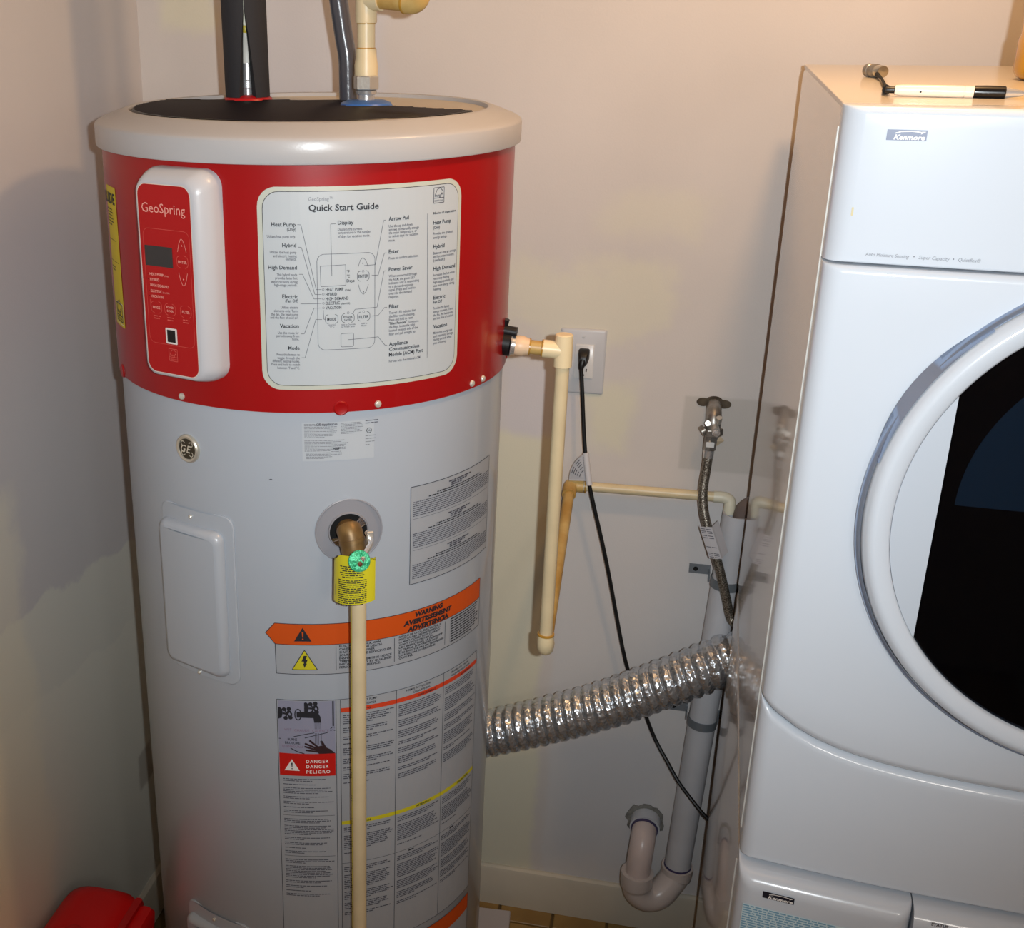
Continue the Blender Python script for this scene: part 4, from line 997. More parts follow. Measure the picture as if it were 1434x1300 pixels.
TAGY = mat('yellow tag card', (204, 194, 38), 0.38, coat=0.3)
tg = thing('warning_tag', 'curled yellow paper tag with black print hung over the discharge pipe', 'tag', (dx, dy - .03, 1.21))
def tmap(x, z, l):
    R_ = .034; a = x / R_; zt_ = (1.262 - z) / .08
    yy = dy - .020 - (R_ + l) * math.cos(a) + R_ * .62 - .006 * zt_ * (1 if x < 0 else .6); xx = -.390 + (R_ + l) * math.sin(a) * 1.02 - .002
    return (xx, yy, z + x * .10)
tb = MB(); W_ = [(-.0360 + .072 * i / 14) for i in range(15)]; rows = 9
for side, lf in ((0, 0.0), (1, -.0007)):
    vs = []
    for j in range(rows + 1):
        for x in W_:
            top = 1.2980; bot = 1.2240
            e = max(0, (abs(x) - .0310) / .005); z = top - (top - bot) * j / rows
            if j == 0: z -= .012 * max(0, (abs(x) - .020) / .0135)
            vs.append(tmap(x, z, lf))
    fs = [(j * 15 + i, j * 15 + i + 1, (j + 1) * 15 + i + 1, (j + 1) * 15 + i) for j in range(rows) for i in range(14)]
    tb.add(vs, fs)
tb.build('tag_card', TAGY, tg)
tp = Print(tmap, step=.004)
for i in range(6): tp.words(-.018 + .002 * (i % 3), .019 - .002 * (i % 2), 1.2830 - i * .0032, 1, .003, .0015, 'ink', just=True, last=1)
tp.words(-.021, .021, 1.2620, 13, .0031, .0015, 'ink', just=True, last=.9)
tp.line([(-.0275, 1.252), (-.0275, 1.236)], .0012, 'grey')
tp.build('tag_print', INKS, tg)

# ---------------------------------------------------------------- condensate pipe (right of the heater)
yv = -.500
t = thing('condensate_pipe', 'ivory plastic drain pipe with a tee dropping beside the tank and running to the wall', 'pipe', (-.147, yv, .96))
A = Vector((-.2250, -.5085, 1.5160)); B = Vector((-.1560, -.5010, 1.5100)); D = (B - A).normalized()
MB().lathe([(0, 0), (.0168, 0), (.0170, .0008), (.0165, .002), (.0150, .002), (.0150, .007), (0, .007)], A - D * .004, D, 28).build('steel_collar', CHROME, t)
MB().lathe([(0, 0), (.0148, 0), (.0158, .002), (.0160, .012), (.0138, .018), (.0130, .022), (0, .022)], A + D * .003, D, 28).build('adapter', mat('peach plastic', (222, 192, 158), .4), t)
MB().lathe([(0, 0), (.0112, 0), (.0112, .030), (0, .030)], A + D * .024, D, 24).build('pipe_stub', IVORY_OLD, t)
MB().lathe([(.0112, 0), (.0135, .0005), (.0135, .0025), (.0112, .003)], A + D * .0245, D, 24).build('cement_line', GLUE, t)
MB().lathe([(.0112, 0), (.0142, .0005), (.0142, .0025), (.0112, .003)], A + D * .0440, D, 24).build('cement_line', GLUE, t)
tee = MB(); tee.lathe([(0, 0), (.0140, 0), (.0140, .029), (0, .029)], A + D * .0465, D, 24)
tee.lathe([(0, 1.5360), (.0120, 1.5360), (.0140, 1.5345), (.0143, 1.5100), (.0143, 1.4840), (.0120, 1.4830), (0, 1.4830)], (-.1470, yv, 0), seg=28)
tee.build('tee', mat('cream tee plastic', (226, 208, 168), .36), t)
MB().lathe([(0, .9900), (.0110, .9900), (.0110, 1.4850), (0, 1.4850)], (-.1470, yv, 0), seg=24).build('drop_pipe', IVORY, t)
e = MB(); e.tube([(-.147, yv, 1.006), (-.147, yv, .990), (-.147, yv + .006, .979), (-.1472, yv + .018, .974), (-.1475, yv + .030, .9755)], .0142, 24, smooth_n=5)
e.build('bottom_elbow', mat('cream tee plastic', (226, 208, 168), .36), t)
MB().lathe([(.0110, 1.0055), (.0148, 1.006), (.0146, 1.0085), (.0110, 1.009)], (-.147, yv, 0), seg=24).build('cement_line', GLUE, t)
MB().tube([(-.1475, yv + .022, .9748), (-.1530, -.046, 1.0955)], .0108, 20).build('return_pipe', IVORY_OLD, t)
zw = 1.100
e = MB(); e.tube([(-.1525, -.062, 1.0925), (-.1530, -.040, 1.0985), (-.1510, -.030, zw + .001), (-.1400, -.026, zw), (-.1260, -.026, zw)], .0138, 24, smooth_n=5)
e.build('wall_elbow', IVORY_OLD, t)
MB().tube([(-.1240, -.026, zw), (-.1215, -.026, zw)], .0143, 20).build('cement_line', GLUE, t)
MB().tube([(-.130, -.026, zw), (.141, -.026, zw + .002)], .0100, 20).build('wall_pipe', IVORY, t)
e = MB(); e.tube([(.128, -.026, zw + .002), (.146, -.026, zw + .002), (.158, -.026, zw - .003), (.160, -.028, zw - .012), (.160, -.030, zw - .030)], .0115, 24, smooth_n=5)
e.build('end_elbow', mat('pale cream pipe', (214, 208, 186), .4), t)
# clip lying under the wall elbow
MB().tube([(-.149, -.055, 1.088), (-.146, -.060, 1.066), (-.151, -.075, 1.048)], .0012, 8, smooth_n=4).build('wire_tie', STEEL, t)

# ---------------------------------------------------------------- wall outlet and cord
t = thing('wall_outlet', 'off-white square wall outlet plate behind the black plug', 'outlet', (-.1475, -.004, 1.355))
PLATE = mat('outlet plate plastic', (188, 188, 190), 0.35)
pl = MB(); rs = []
for ins, y in ((0, -.0005), (0, -.003), (.0015, -.0048), (.004, -.0058)):
    rs.append([(x, y, z) for x, z in rrect(-.1925 + ins, -.1035 - ins, 1.2890 + ins, 1.4205 - ins, .004, 4)])
pl.rings(rs).build('cover_plate', PLATE, t)
rc = MB(); rs = []
for ins, y in ((0, -.004), (0, -.0075), (.0012, -.0085)):
    rs.append([(x, y, z) for x, z in rrect(-.1625 + ins, -.1255 - ins, 1.3210 + ins, 1.3900 - ins, .002, 3)])
rco = rc.rings(rs).build('receptacle', mat('outlet body plastic', (206, 204, 202), 0.3), t)
for zc_, dz in ((1.3385, 0), (1.3725, 0)):
    MB().box((-.1500, -.0087, zc_), (.0022, .0010, .0075)).build('slot', DARK, t, smooth=0)
    MB().box((-.1385, -.0087, zc_), (.0022, .0010, .0060)).build('slot', DARK, t, smooth=0)
    MB().lathe([(0, 0), (.0024, 0), (.0024, .001), (0, .001)], (-.1442, -.0084, zc_ - .0105), (0, -1, 0), 12).build('ground_hole', DARK, t)
for zc_ in (1.4050, 1.3045): MB().lathe([(0, 0), (.0028, 0), (.0022, .001), (0, .0013)], (-.148, -.0058, zc_), (0, -1, 0), 12).build('plate_screw', PLATE, t)
t = thing('power_cord', 'long black appliance cord plugged into the outlet and hanging to the washer', 'cord', (-.146, -.02, 1.372))
pg = MB(); rs = []
for (y, wx, wz, dz) in ((-.0090, .0105, .0095, 0), (-.0200, .0110, .0110, -.001), (-.0300, .0095, .0105, -.006), (-.0360, .0070, .0080, -.012)):
    rs.append([(-.1445 + x, y, 1.3735 + z + dz) for x, z in rrect(-wx, wx, -wz, wz, .004, 3)])
pg.rings(rs).build('plug', BLACK, t)
MB().tube([(-.1450, -.0300, 1.3640), (-.1465, -.0345, 1.3560), (-.1475, -.0350, 1.3470)], [.0075, .0068, .0045], 14).build('strain_relief', BLACK, t)
pts = [(-.1472, -.035, 1.352), (-.1420, -.036, 1.305), (-.1290, -.040, 1.190), (-.1140, -.046, 1.110), (-.0680, -.044, .942), (-.0130, -.030, .712), (.0240, -.026, .622), (.0598, -.030, .538),
       (.0945, -.055, .491), (.1201, -.075, .4595), (.1522, -.100, .4333), (.1842, -.115, .406), (.2400, -.125, .360), (.3000, -.120, .300)]
MB().tube(pts, .0040, 10, smooth_n=6).build('cable', BLACK, t)
MB().tube([(-.1268, -.0408, 1.178), (-.1200, -.0430, 1.140), (-.1145, -.0458, 1.1120)], .0064, 12).build('wrap_label', mat('white tape', (200, 198, 200), .5), t)
# quarter-round paper flag of the cord label
fg = MB(); n = 10; vs = []
for side, yo in ((0, 0), (1, .0008)):
    vs.append((-.1190, -.0420 + yo, 1.118))
    for k in range(n + 1):
        a = rad(98 + 86 * k / n); vs.append((-.1190 + .037 * math.cos(a), -.0420 + yo - .006 * math.sin(k / n * PI), 1.1200 + .058 * math.sin(a)))
fg.add(vs, [tuple(range(n + 2)), tuple(range(n + 2, 2 * n + 4))[::-1]] + [(i, i + 1, i + n + 3, i + n + 2) for i in range(n + 1)])
fg.build('paper_flag', mat('grey printed paper', (178, 178, 182), .6), t, smooth=0)
ff = Print(lambda x, z, l: (x, -.0432 - l - .006 * math.sin(max(0.0, min(1.0, (math.degrees(math.atan2((z - 1.12) / .058, (x + .119) / .037)) - 98) / 86)) * PI) * math.hypot((x + .119) / .037, (z - 1.12) / .058), z), step=.002)
for rr_ in (.45, .58, .70, .80, .90):
    q = []
    for k in range(9):
        a = rad(104 + 68 * k / 8); q.append((-.119 + .037 * rr_ * math.cos(a), 1.12 + .058 * rr_ * math.sin(a)))
    for k in (0, 2, 3, 5, 6): ff.line([q[k], q[k + 1]], .0014, 'grey')
ff.build('flag_print', INKS, t)

# ---------------------------------------------------------------- flexible foil duct
FOILD = bpy.data.materials.new('crinkled foil'); FOILD.use_nodes = True
nt = FOILD.node_tree; b = nt.nodes['Principled BSDF']
b.inputs['Base Color'].default_value = lin((206, 210, 215)); b.inputs['Metallic'].default_value = 0.86; b.inputs['Roughness'].default_value = 0.27
tc = nt.nodes.new('ShaderNodeTexCoord')
vo = nt.nodes.new('ShaderNodeTexVoronoi'); vo.inputs['Scale'].default_value = 120
n1 = nt.nodes.new('ShaderNodeTexNoise'); n1.inputs['Scale'].default_value = 70; n1.inputs['Detail'].default_value = 4
ad = nt.nodes.new('ShaderNodeMath'); ad.operation = 'MULTIPLY_ADD'; ad.inputs[1].default_value = 0.6
nt.links.new(tc.outputs['Object'], vo.inputs['Vector']); nt.links.new(tc.outputs['Object'], n1.inputs['Vector'])
nt.links.new(vo.outputs['Distance'], ad.inputs[0]); nt.links.new(n1.outputs['Fac'], ad.inputs[2])
bp = nt.nodes.new('ShaderNodeBump'); bp.inputs['Strength'].default_value = 0.85; bp.inputs['Distance'].default_value = 0.0035
nt.links.new(ad.outputs[0], bp.inputs['Height']); nt.links.new(bp.outputs[0], b.inputs['Normal'])
dp = [(-.62, -.085, .47), (-.50, -.100, .485), (-.40, -.112, .506), (-.2848, -.122, .5475), (-.19, -.124, .588), (-.0919, -.124, .6327), (-.02, -.124, .670), (.0436, -.124, .7079), (.10, -.124, .742), (.150, -.120, .772), (.190, -.108, .790),
      (.235, -.100, .792), (.280, -.098, .772), (.315, -.098, .730), (.345, -.098, .675)]
P = catmull([Vector(p) for p in dp], 40)
L_ = [0]
for a, b_ in zip(P[:-1], P[1:]): L_.append(L_[-1] + (b_ - a).length)
N_ = int(L_[-1] / .0022); Q = []; j = 0
for i in range(N_ + 1):
    s_ = L_[-1] * i / N_
    while j < len(L_) - 2 and L_[j + 1] < s_: j += 1
    f_ = (s_ - L_[j]) / max(1e-9, L_[j + 1] - L_[j]); Q.append(P[j].lerp(P[j + 1], min(1, f_)))
pitch = .0222
from mathutils import noise as mnoise
def duct_r(L, a, u):
    ph = (L / pitch + a / (2 * PI)) % 1.0
    w_ = abs(math.sin(PI * ph)) ** 0.75
    nn = mnoise.noise(Vector((L * 45, math.cos(a) * 2.2, math.sin(a) * 2.2))) * .0013 + mnoise.noise(Vector((L * 160, math.cos(a) * 7, math.sin(a) * 7))) * .0007
    return .0442 + .0074 * w_ + nn
t = thing('foil_duct', 'ribbed silver foil dryer duct slanting along the back wall', 'duct', (-.2, -.12, .48))
MB().tube(Q, .05, 72, rfun=duct_r).build('foil_hose', FOILD, t, smooth=180)
MB().tube([(-.66, -.080, .465), (-.60, -.086, .472)], .046, 32).build('end_collar', STEEL, t)

# ---------------------------------------------------------------- water valve and braided hose
t = thing('supply_valve', 'small steel shutoff valve on the back wall above the braided hose', 'valve', (.111, -.04, 1.27))
HOLE = mat('bare gypsum hole', (88, 78, 64), 0.9, color2=(60, 50, 40), vscale=60)
hm = MB()
for cx_, cz_, rx, rz in ((.0895, 1.2880, .0125, .0085), (.1290, 1.2860, .0135, .0085), (.1100, 1.2915, .0160, .0095)):
    hm.add([(cx_ + rx * math.cos(2 * PI * k / 18), -.0022 - .0006 * (cz_ > 1.29), cz_ + rz * math.sin(2 * PI * k / 18)) for k in range(18)] +
           [(cx_ + rx * math.cos(2 * PI * k / 18), .001, cz_ + rz * math.sin(2 * PI * k / 18)) for k in range(18)],
           [tuple(range(18))] + [(k, (k + 1) % 18, 18 + (k + 1) % 18, 18 + k) for k in range(18)])
hm.build('wall_hole_edge', HOLE, t, smooth=0)
vb = MB(); vb.tube([(.1100, .0, 1.2830), (.1100, -.020, 1.2820), (.1105, -.036, 1.2760), (.1110, -.044, 1.2620), (.1105, -.046, 1.2400)], .0145, 20, smooth_n=5)
vb.build('valve_body', DULLSTEEL, t)
MB().lathe([(0, 0), (.0185, 0), (.0195, .002), (.0195, .012), (.0185, .014), (0, .014)], (.1110, -.046, 1.2365), (0, 0, 1), 6).build('packing_nut', DULLSTEEL, t, smooth=20)
MB().tube([(.0965, -.046, 1.2460), (.0900, -.048, 1.2420)], [.011, .010], 12).build('side_boss', DULLSTEEL, t)
MB().tube([(.1130, -.052, 1.2560), (.1160, -.070, 1.2520)], [.0085, .0075], 16).build('stem_cap', STEEL, t)
MB().lathe([(0, 0), (.006, .001), (.0075, .005), (.006, .009), (0, .010)], (.1160, -.072, 1.2510), (.1, -1, 0), 16).build('stem_knob', CHROME, t)
MB().tube([(.1195, -.050, 1.2620), (.1200, -.062, 1.2700), (.1195, -.066, 1.2790)], [.0045, .005, .0058], 12).build('lever_handle', STEEL, t)
MB().tube([(.1010, -.050, 1.2600), (.1000, -.060, 1.2640)], [.005, .0055], 12).build('lever_stop', STEEL, t)
MB().tube([(.1110, -.050, 1.2380), (.1065, -.062, 1.2250), (.1050, -.062, 1.2180)], [.0022] * 3, 8).build('wire_loop', STEEL, t)

BR = bpy.data.materials.new('steel braid'); BR.use_nodes = True
nt = BR.node_tree; b = nt.nodes['Principled BSDF']; b.inputs['Metallic'].default_value = 0.7; b.inputs['Roughness'].default_value = 0.33
tc = nt.nodes.new('ShaderNodeTexCoord'); ck = nt.nodes.new('ShaderNodeTexVoronoi'); ck.inputs['Scale'].default_value = 420
nt.links.new(tc.outputs['Object'], ck.inputs['Vector']); rp = nt.nodes.new('ShaderNodeValToRGB')
rp.color_ramp.elements[0].color = lin((190, 182, 168)); rp.color_ramp.elements[1].color = lin((96, 88, 78)); rp.color_ramp.elements[1].position = 0.7
nt.links.new(ck.outputs['Distance'], rp.inputs[0]); nt.links.new(rp.outputs[0], b.inputs['Base Color'])
bp = nt.nodes.new('ShaderNodeBump'); bp.inputs['Strength'].default_value = 0.6; bp.inputs['Distance'].default_value = 0.001; bp.invert = True
nt.links.new(ck.outputs['Distance'], bp.inputs['Height']); nt.links.new(bp.outputs[0], b.inputs['Normal'])
t = thing('braided_hose', 'steel braided water hose with a white paper tag hanging from the valve', 'hose', (.109, -.05, 1.2))
hp = [(.1095, -.048, 1.2360), (.1085, -.050, 1.210), (.1065, -.054, 1.1650), (.1050, -.060, 1.1220), (.1120, -.068, 1.080), (.1290, -.076, 1.0320), (.1520, -.082, .9700), (.1720, -.084, .9050), (.1850, -.086, .8660), (.205, -.100, .862), (.240, -.125, .875), (.29, -.14, .88)]
MB().tube([hp[0], (.1088, -.050, 1.2200), (.1082, -.0505, 1.2080)], [.0125, .0120, .0118], 8).build('coupling_nut', DULLSTEEL, t, smooth=20)
MB().tube([(.1082, -.0505, 1.2090), (.1075, -.052, 1.1920)], [.0105, .0100], 16).build('crimp_sleeve', CHROME, t)
MB().tube([hp[1]] + hp[2:], .0092, 18, smooth_n=8).build('braid', BR, t)
MB().box((.1085, -.0640, 1.2225), (.0150, .0006, .0105)).build('nut_sticker', mat('white sticker', (210, 208, 204), .5), t, smooth=0)
# paper tag wrapped round the hose
PT = mat('white tag paper', (186, 182, 184), .5)
c0 = Vector((.1170, -.0745, 1.0620)); c1 = Vector((.1420, -.0820, 1.0000))
tgm = MB(); rows = []
for (p, wl) in ((c0, 1), (c1, 1)):
    r_ = [p + Vector((-.0135, -.004, 0)), p + Vector((-.0130, -.0125, -.001)), p + Vector((-.002, -.0145, -.001)), p + Vector((.0105, -.0140, 0)), p + Vector((.0125, -.010, .002)), p + Vector((.0220, .002, .009))]
    rows.append(r_)
vs = rows[0] + rows[1]; tgm.add(vs, [(i, i + 1, i + 7, i + 6) for i in range(5)])
tgm.add([v + Vector((0, .0008, 0)) for v in vs], [(i + 6, i + 7, i + 1, i) for i in range(5)])
tgm.build('paper_tag', PT, t, smooth=0)
def tagmap(x, z, l):
    p = c0.lerp(c1, z); return tuple(p + Vector((x, -.0148 - l + max(0, -x - .002) * .2, -.001)))
hpn = Print(tagmap)
for z in (.05, .12, .17, .26, .33, .62, .82, .88, .94): hpn.put('grey', [(-.0115, z), (.0085, z), (.0085, z + .022), (-.0115, z + .022)], [(0, 1, 2, 3)], .0006)
hpn.build('tag_print', INKS, t)
# torn notch in the drywall beside the hose
MB().add([(.121, -.0015, 1.197), (.137, -.0035, 1.212), (.126, -.0018, 1.222), (.119, -.006, 1.210), (.128, .001, 1.205), (.136, .001, 1.212), (.122, .001, 1.198), (.126, .001, 1.222), (.119, .001, 1.21)],
    [(0, 1, 3), (1, 2, 3), (0, 6, 5, 1), (1, 5, 7, 2), (2, 7, 8, 3), (3, 8, 6, 0)]).build('drywall_tear', mat('torn paper', (178, 160, 134), .8), bpy.data.objects['wall_back'], smooth=0)

# ---------------------------------------------------------------- standpipe, straps and trap
t = thing('standpipe', 'white plastic laundry standpipe with a trap at the bottom, strapped to the back wall', 'pipe', (.14, -.04, .13))
PVC = mat('white drain plastic', (196, 196, 200), 0.34, var=0.05, vscale=10)
PVC2 = mat('cream trap plastic', (206, 194, 188), 0.3, coat=0.3, var=0.06, vscale=14)
PURPLE = mat('purple primer', (66, 58, 92), 0.5)
top = Vector((.1760, -.040, 1.0760)); bot = Vector((.1400, -.040, .2050)); Dn = (bot - top).normalized()
sp_ = MB(); Lp = (bot - top).length
sp_.lathe([(.0250, .004), (.0250, 0), (.0285, 0), (.0285, Lp), (.0250, Lp), (.0250, .12)], top, Dn, 36).build('pipe_run', PVC, t)
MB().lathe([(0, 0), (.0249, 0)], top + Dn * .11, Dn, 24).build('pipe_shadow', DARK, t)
MB().lathe([(.0286, 0), (.0300, .0005), (.0300, .0045), (.0286, .005)], bot - Dn * .014, Dn, 36).build('primer_ring', PURPLE, t)
e = MB(); e.tube([bot - Dn * .010, bot + Dn * .012, bot + Dn * .030 + Vector((-.008, -.006, 0)), Vector((.108, -.062, .146)), Vector((.082, -.072, .140)), Vector((.060, -.078, .158)), Vector((.0545, -.080, .190)), Vector((.0545, -.080, .212))],
    .0330, 36, smooth_n=8, rfun=lambda L, a, u: .0320 + .0025 * (u < .18) + .0035 * (u > .80))
e.build('trap_bend', PVC2, t, smooth=60)
e = MB(); e.tube([Vector((.0545, -.080, .185)), Vector((.0560, -.080, .235)), Vector((.0580, -.074, .268)), Vector((.0600, -.055, .288)), Vector((.0620, -.020, .294))], .0270, 32, smooth_n=8)
e.build('trap_arm', mat('pinkish trap plastic', (208, 190, 184), 0.32, var=.05, vscale=12), t)
MB().tube([(.0614, -.030, .2932), (.0622, -.001, .2950)], .0330, 32).build('wall_hub', PVC, t)
MB().tube([(.0610, -.035, .2925), (.0614, -.030, .2932)], .0295, 32).build('primer_ring', PURPLE, t)
th_ = MB(); rr = random.Random(3); k = 22
pr_ = [(.062 + (.0385 + rr.uniform(-.004, .010)) * math.cos(2 * PI * i / k), .297 + (.0385 + rr.uniform(-.004, .010)) * math.sin(2 * PI * i / k)) for i in range(k)]
th_.rings([[(x, .001, z) for x, z in pr_], [(x, -.003, z) for x, z in pr_]]).build('plaster_collar', mat('rough plaster', (134, 132, 126), .9, bump=.8, bscale=90, color2=(100, 98, 94), vscale=70), t, smooth=0)
STRAP = mat('grey strap steel', (118, 124, 130), 0.42, 0.3)
for zc_, off_ in ((.9250, 0), (.5960, 0)):
    k_ = (top.z - zc_) / (top.z - bot.z); px = top.x + (bot.x - top.x) * k_
    s_ = MB(); s_.lathe([(.0287, -.0095), (.0305, -.0095), (.0305, .0095), (.0287, .0095)], (px, -.040, zc_), -Dn, 32)
    s_.box((px - .0520, -.0060, zc_ + .020 * (1 if off_ == 0 else 0) - .012), (.0420, .0030, .0200)); s_.box((px - .0330, -.0180, zc_ + .002), (.0030, .0260, .0190))
    s_.box((px + .0480, -.0060, zc_), (.0360, .0030, .0190)); s_.box((px + .0315, -.0180, zc_), (.0030, .0260, .0190))
    so = s_.build('pipe_strap', STRAP, t, smooth=30); so['org'] = t['org']
    MB().lathe([(0, 0), (.0050, 0), (.004, .0025), (0, .003)], (px - .0600, -.0075, zc_ + .008), (0, -1, 0), 12).build('strap_screw', DARK, so)
t = thing('washer_drain_hose', 'dull brown grey hose end hooked into the top of the white standpipe', 'hose', (.19, -.045, 1.08))
MB().tube([(.184, -.041, 1.030), (.184, -.041, 1.070), (.189, -.045, 1.090), (.203, -.054, 1.104), (.225, -.068, 1.106), (.245, -.084, 1.085), (.255, -.095, 1.03), (.258, -.098, .95)], .0185, 24, smooth_n=6,
    rfun=lambda L, a, u: .0165).build('hose_run', mat('brown grey hose', (112, 98, 92), .5), t)

# ---------------------------------------------------------------- laundry stack
dr = rad(-1.7024); EX = Vector((math.cos(dr), math.sin(dr), 0)); EY = Vector((math.sin(dr), -math.cos(dr), 0)); DB = Vector((.1835, -.1586, 0)); DEP = .8105; WW = .686
def dl(u, v, z): return DB + EX * u + EY * v + Vector((0, 0, z))    # v = forward from the back edge
WHITE = mat('gloss white plastic', (194, 200, 208), 0.22, coat=0.5)
WSIDE = mat('gloss white enamel side', (196, 188, 180), 0.16, coat=0.6, var=0.03, vscale=3, bump=0.03, bscale=5, bdist=.002)
TOPW = mat('white enamel top', (206, 198, 186), 0.28, coat=0.3)
REAR = mat('brown stained rear edge', (104, 74, 58), 0.5, color2=(70, 48, 40), vscale=40)
def bulge(u, k=.022): return k * (1 - ((u - WW / 2) / (WW / 2)) ** 2)
def cabinet(z0, z1, root, rear_name='rear_panel', top=False):
    cb = MB(); rs = []
    for ins, zz in ((.003, z0), (0, z0 + .003), (0, z1 - .012), (.0012, z1 - .006), (.004, z1 - .002), (.010, z1)):
        rs.append([dl(u, v, zz) for u, v in [(.0 + ins, .012), (WW - ins, .012), (WW - ins, DEP - .004), (.0 + ins, DEP - .004)]])
    cb.rings(rs); cb.build('cabinet', WSIDE, root, smooth=40)
    sm = MB().box((0, 0, 0), (.0018, .0016, z1 - z0 - .040), bev=.0004)
    sm.v = [tuple(dl(-.0004, DEP - .0044, (z0 + z1) / 2) + EX * x + EY * y + Vector((0, 0, z))) for x, y, z in sm.v]
    sm.build('seam_strip', mat('bright seam strip', (206, 204, 198), .25, coat=.6), root)
    rp_ = MB().box((0, 0, 0), (WW - .006, .013, z1 - z0 - .004), bev=.002)
    rp_.v = [tuple(dl(WW / 2, .0055, (z0 + z1) / 2) + EX * x + EY * y + Vector((0, 0, z))) for x, y, z in rp_.v]
    rp_.build(rear_name, REAR, root)
def front(zfun0, zfun1, off, root, name, m, rtop=.006, rbot=.004, rside=.017, bk=.022, u0=0.0, u1=WW, nz=14, back=-.002, hole=None, prof=None):
    """plastic front skin: u runs across, z up; rounded side, top and bottom edges, closed back to the cabinet."""
    us = []
    nu = 26
    for i in range(9): us.append(u0 + rside * (1 - math.cos(PI / 2 * i / 8)))
    for i in range(1, nu): us.append(u0 + rside + (u1 - u0 - 2 * rside) * i / nu)
    for i in range(8, -1, -1): us.append(u1 - rside * (1 - math.cos(PI / 2 * i / 8)))
    def edge(e, r):
        if e >= r: return 0
        return r - math.sqrt(max(0, r * r - (r - e) ** 2))
    cols = []
    for u in us:
        za, zb = zfun0(u), zfun1(u); zs_ = []
        for i in range(6): zs_.append(za + rbot * (1 - math.cos(PI / 2 * i / 5)))
        for i in range(1, nz): zs_.append(za + rbot + (zb - za - rbot - rtop) * i / nz)
        for i in range(8, -1, -1): zs_.append(zb - rtop * (1 - math.cos(PI / 2 * i / 8)))
        col = [dl(u, DEP + back, za)]
        for z in zs_:
            es = edge(min(u - u0, u1 - u), rside) if (u0 <= .001 or u - u0 > u1 - u) else 0
            ez = max(edge(z - za, rbot), edge(zb - z, rtop))
            d = off + bulge(u, bk) - math.hypot(es, ez)
            col.append(dl(u, DEP + max(d, back), z))
        col.append(dl(u, DEP + back, zb)); cols.append(col)
    n = len(cols[0]); mb = MB()
    left = [dl(us[0], DEP + back, p.z) for p in cols[0]]; right = [dl(us[-1], DEP + back, p.z) for p in cols[-1]]
    cols = [left] + cols + [right]
    vs = [p for c in cols for p in c]
    fs = [(i * n + j, (i + 1) * n + j, (i + 1) * n + j + 1, i * n + j + 1) for i in range(len(cols) - 1) for j in range(n - 1)]
    mb.add(vs, fs)
    return mb.build(name, m, root, smooth=50)
ZD0, ZD1, ZW1 = .985, 1.915, .980
dryer = thing('clothes_dryer', 'white front-loading dryer stacked on top of the washer with a dark round window', 'dryer', tuple(dl(WW / 2, DEP / 2, ZD0)))
cabinet(ZD0, ZD1, dryer)
lower_c = lambda u: 1.1600 + .062 * math.exp(-min(u, WW - u) / .060) - .006 * math.cos((u / WW - .5) * PI)
front(lambda u: ZD0, lambda u: lower_c(u) - .0015, .031, dryer, 'lower_panel', WHITE, rtop=.014, rbot=.005, rside=.018)
front(lambda u: lower_c(u) + .0028, lambda u: 1.7600 - .0015, .040, dryer, 'front_panel', WHITE, rtop=.008, rbot=.014, rside=.020)
front(lambda u: 1.7600 + .0005, lambda u: ZD1 + .0034, .030, dryer, 'console', WHITE, rtop=.009, rbot=.003, rside=.022, back=-.0048)
tp_ = MB().box((0, 0, 0), (WW - .003, DEP - .006, .006), bev=.0007)
tp_.v = [tuple(dl(WW / 2, DEP / 2 - .001, ZD1 + .0003) + EX * x + EY * y + Vector((0, 0, z))) for x, y, z in tp_.v]
tp_.build('top_cover', TOPW, dryer)
def fmapd(off):
    def f(x, z, l): return tuple(dl(x, DEP + off + bulge(x) + l, z))
    return f
def badge_ken(root, u0, u1, z0, z1, off, bg, fg, name='maker_badge'):
    p = Print(fmapd(off)); W = u1 - u0; H = z1 - z0
    p.sheet(u0, u1, z0, z1, 'bg', .0008); p.text('Kenmore', u0 + W * .18, z0 + H * .10, H * .62, 'fg', 'L', W * .78, 2.0, lift=.0012, slant=.25)
    p.line([(u0 + W * .20, z0 + H * .66), (u0 + W * .35, z0 + H * .82), (u0 + W * .6, z0 + H * .88), (u0 + W * .85, z0 + H * .80)], H * .09, 'fg', .0012)
    p.poly([(u0 + W * .84, z0 + H * .60), (u0 + W * .97, z0 + H * .86), (u0 + W * .86, z0 + H * .86)], 'fg', .0012)
    p.build(name, {'bg': bg, 'fg': fg}, root)
badge_ken(dryer, .0430, .0800, 1.8860, 1.8965, .0302, mat('slate badge', (98, 106, 130), .35), WHITEINK)
p = Print(fmapd(.0302))
for t_, a, w_ in (('Auto Moisture Sensing', .0400, .0420), ('Super Capacity', .0910, .0290), ('Quietflex®', .1280, .0205)): p.text(t_, a, 1.7690, .0052, 'pale', 'L', w_, 0, slant=.25)
for a in (.0865, .1235): p.circle(a, 1.7710, .0006, 'grey', n=8)
p.build('feature_print', INKS, dryer)
# door: ring, chrome trim, flat infill and cut-off dark window
CU, CZ = .360, 1.494
dn = (EY + Vector((0, 0, 0))).normalized(); dc = lambda off: dl(CU, DEP + off, CZ)
BASE_D = .045
dring = MB().lathe([(.286, -.022), (.2860, .010), (.2848, .022), (.2815, .0325), (.2765, .0375), (.2710, .0385), (.2590, .0335), (.2568, .0318), (.2562, .0200)], dc(BASE_D), dn, 128).build('door_ring', WHITE, dryer, smooth=50)
dring['org'] = dryer['org']
MB().lathe([(.2862, .004), (.2900, .006), (.2912, .013), (.2895, .0200), (.2858, .0215)], dc(BASE_D), dn, 128).build('chrome_trim', mat('blue chrome', (150, 165, 190), .16, .7), dring, smooth=60)
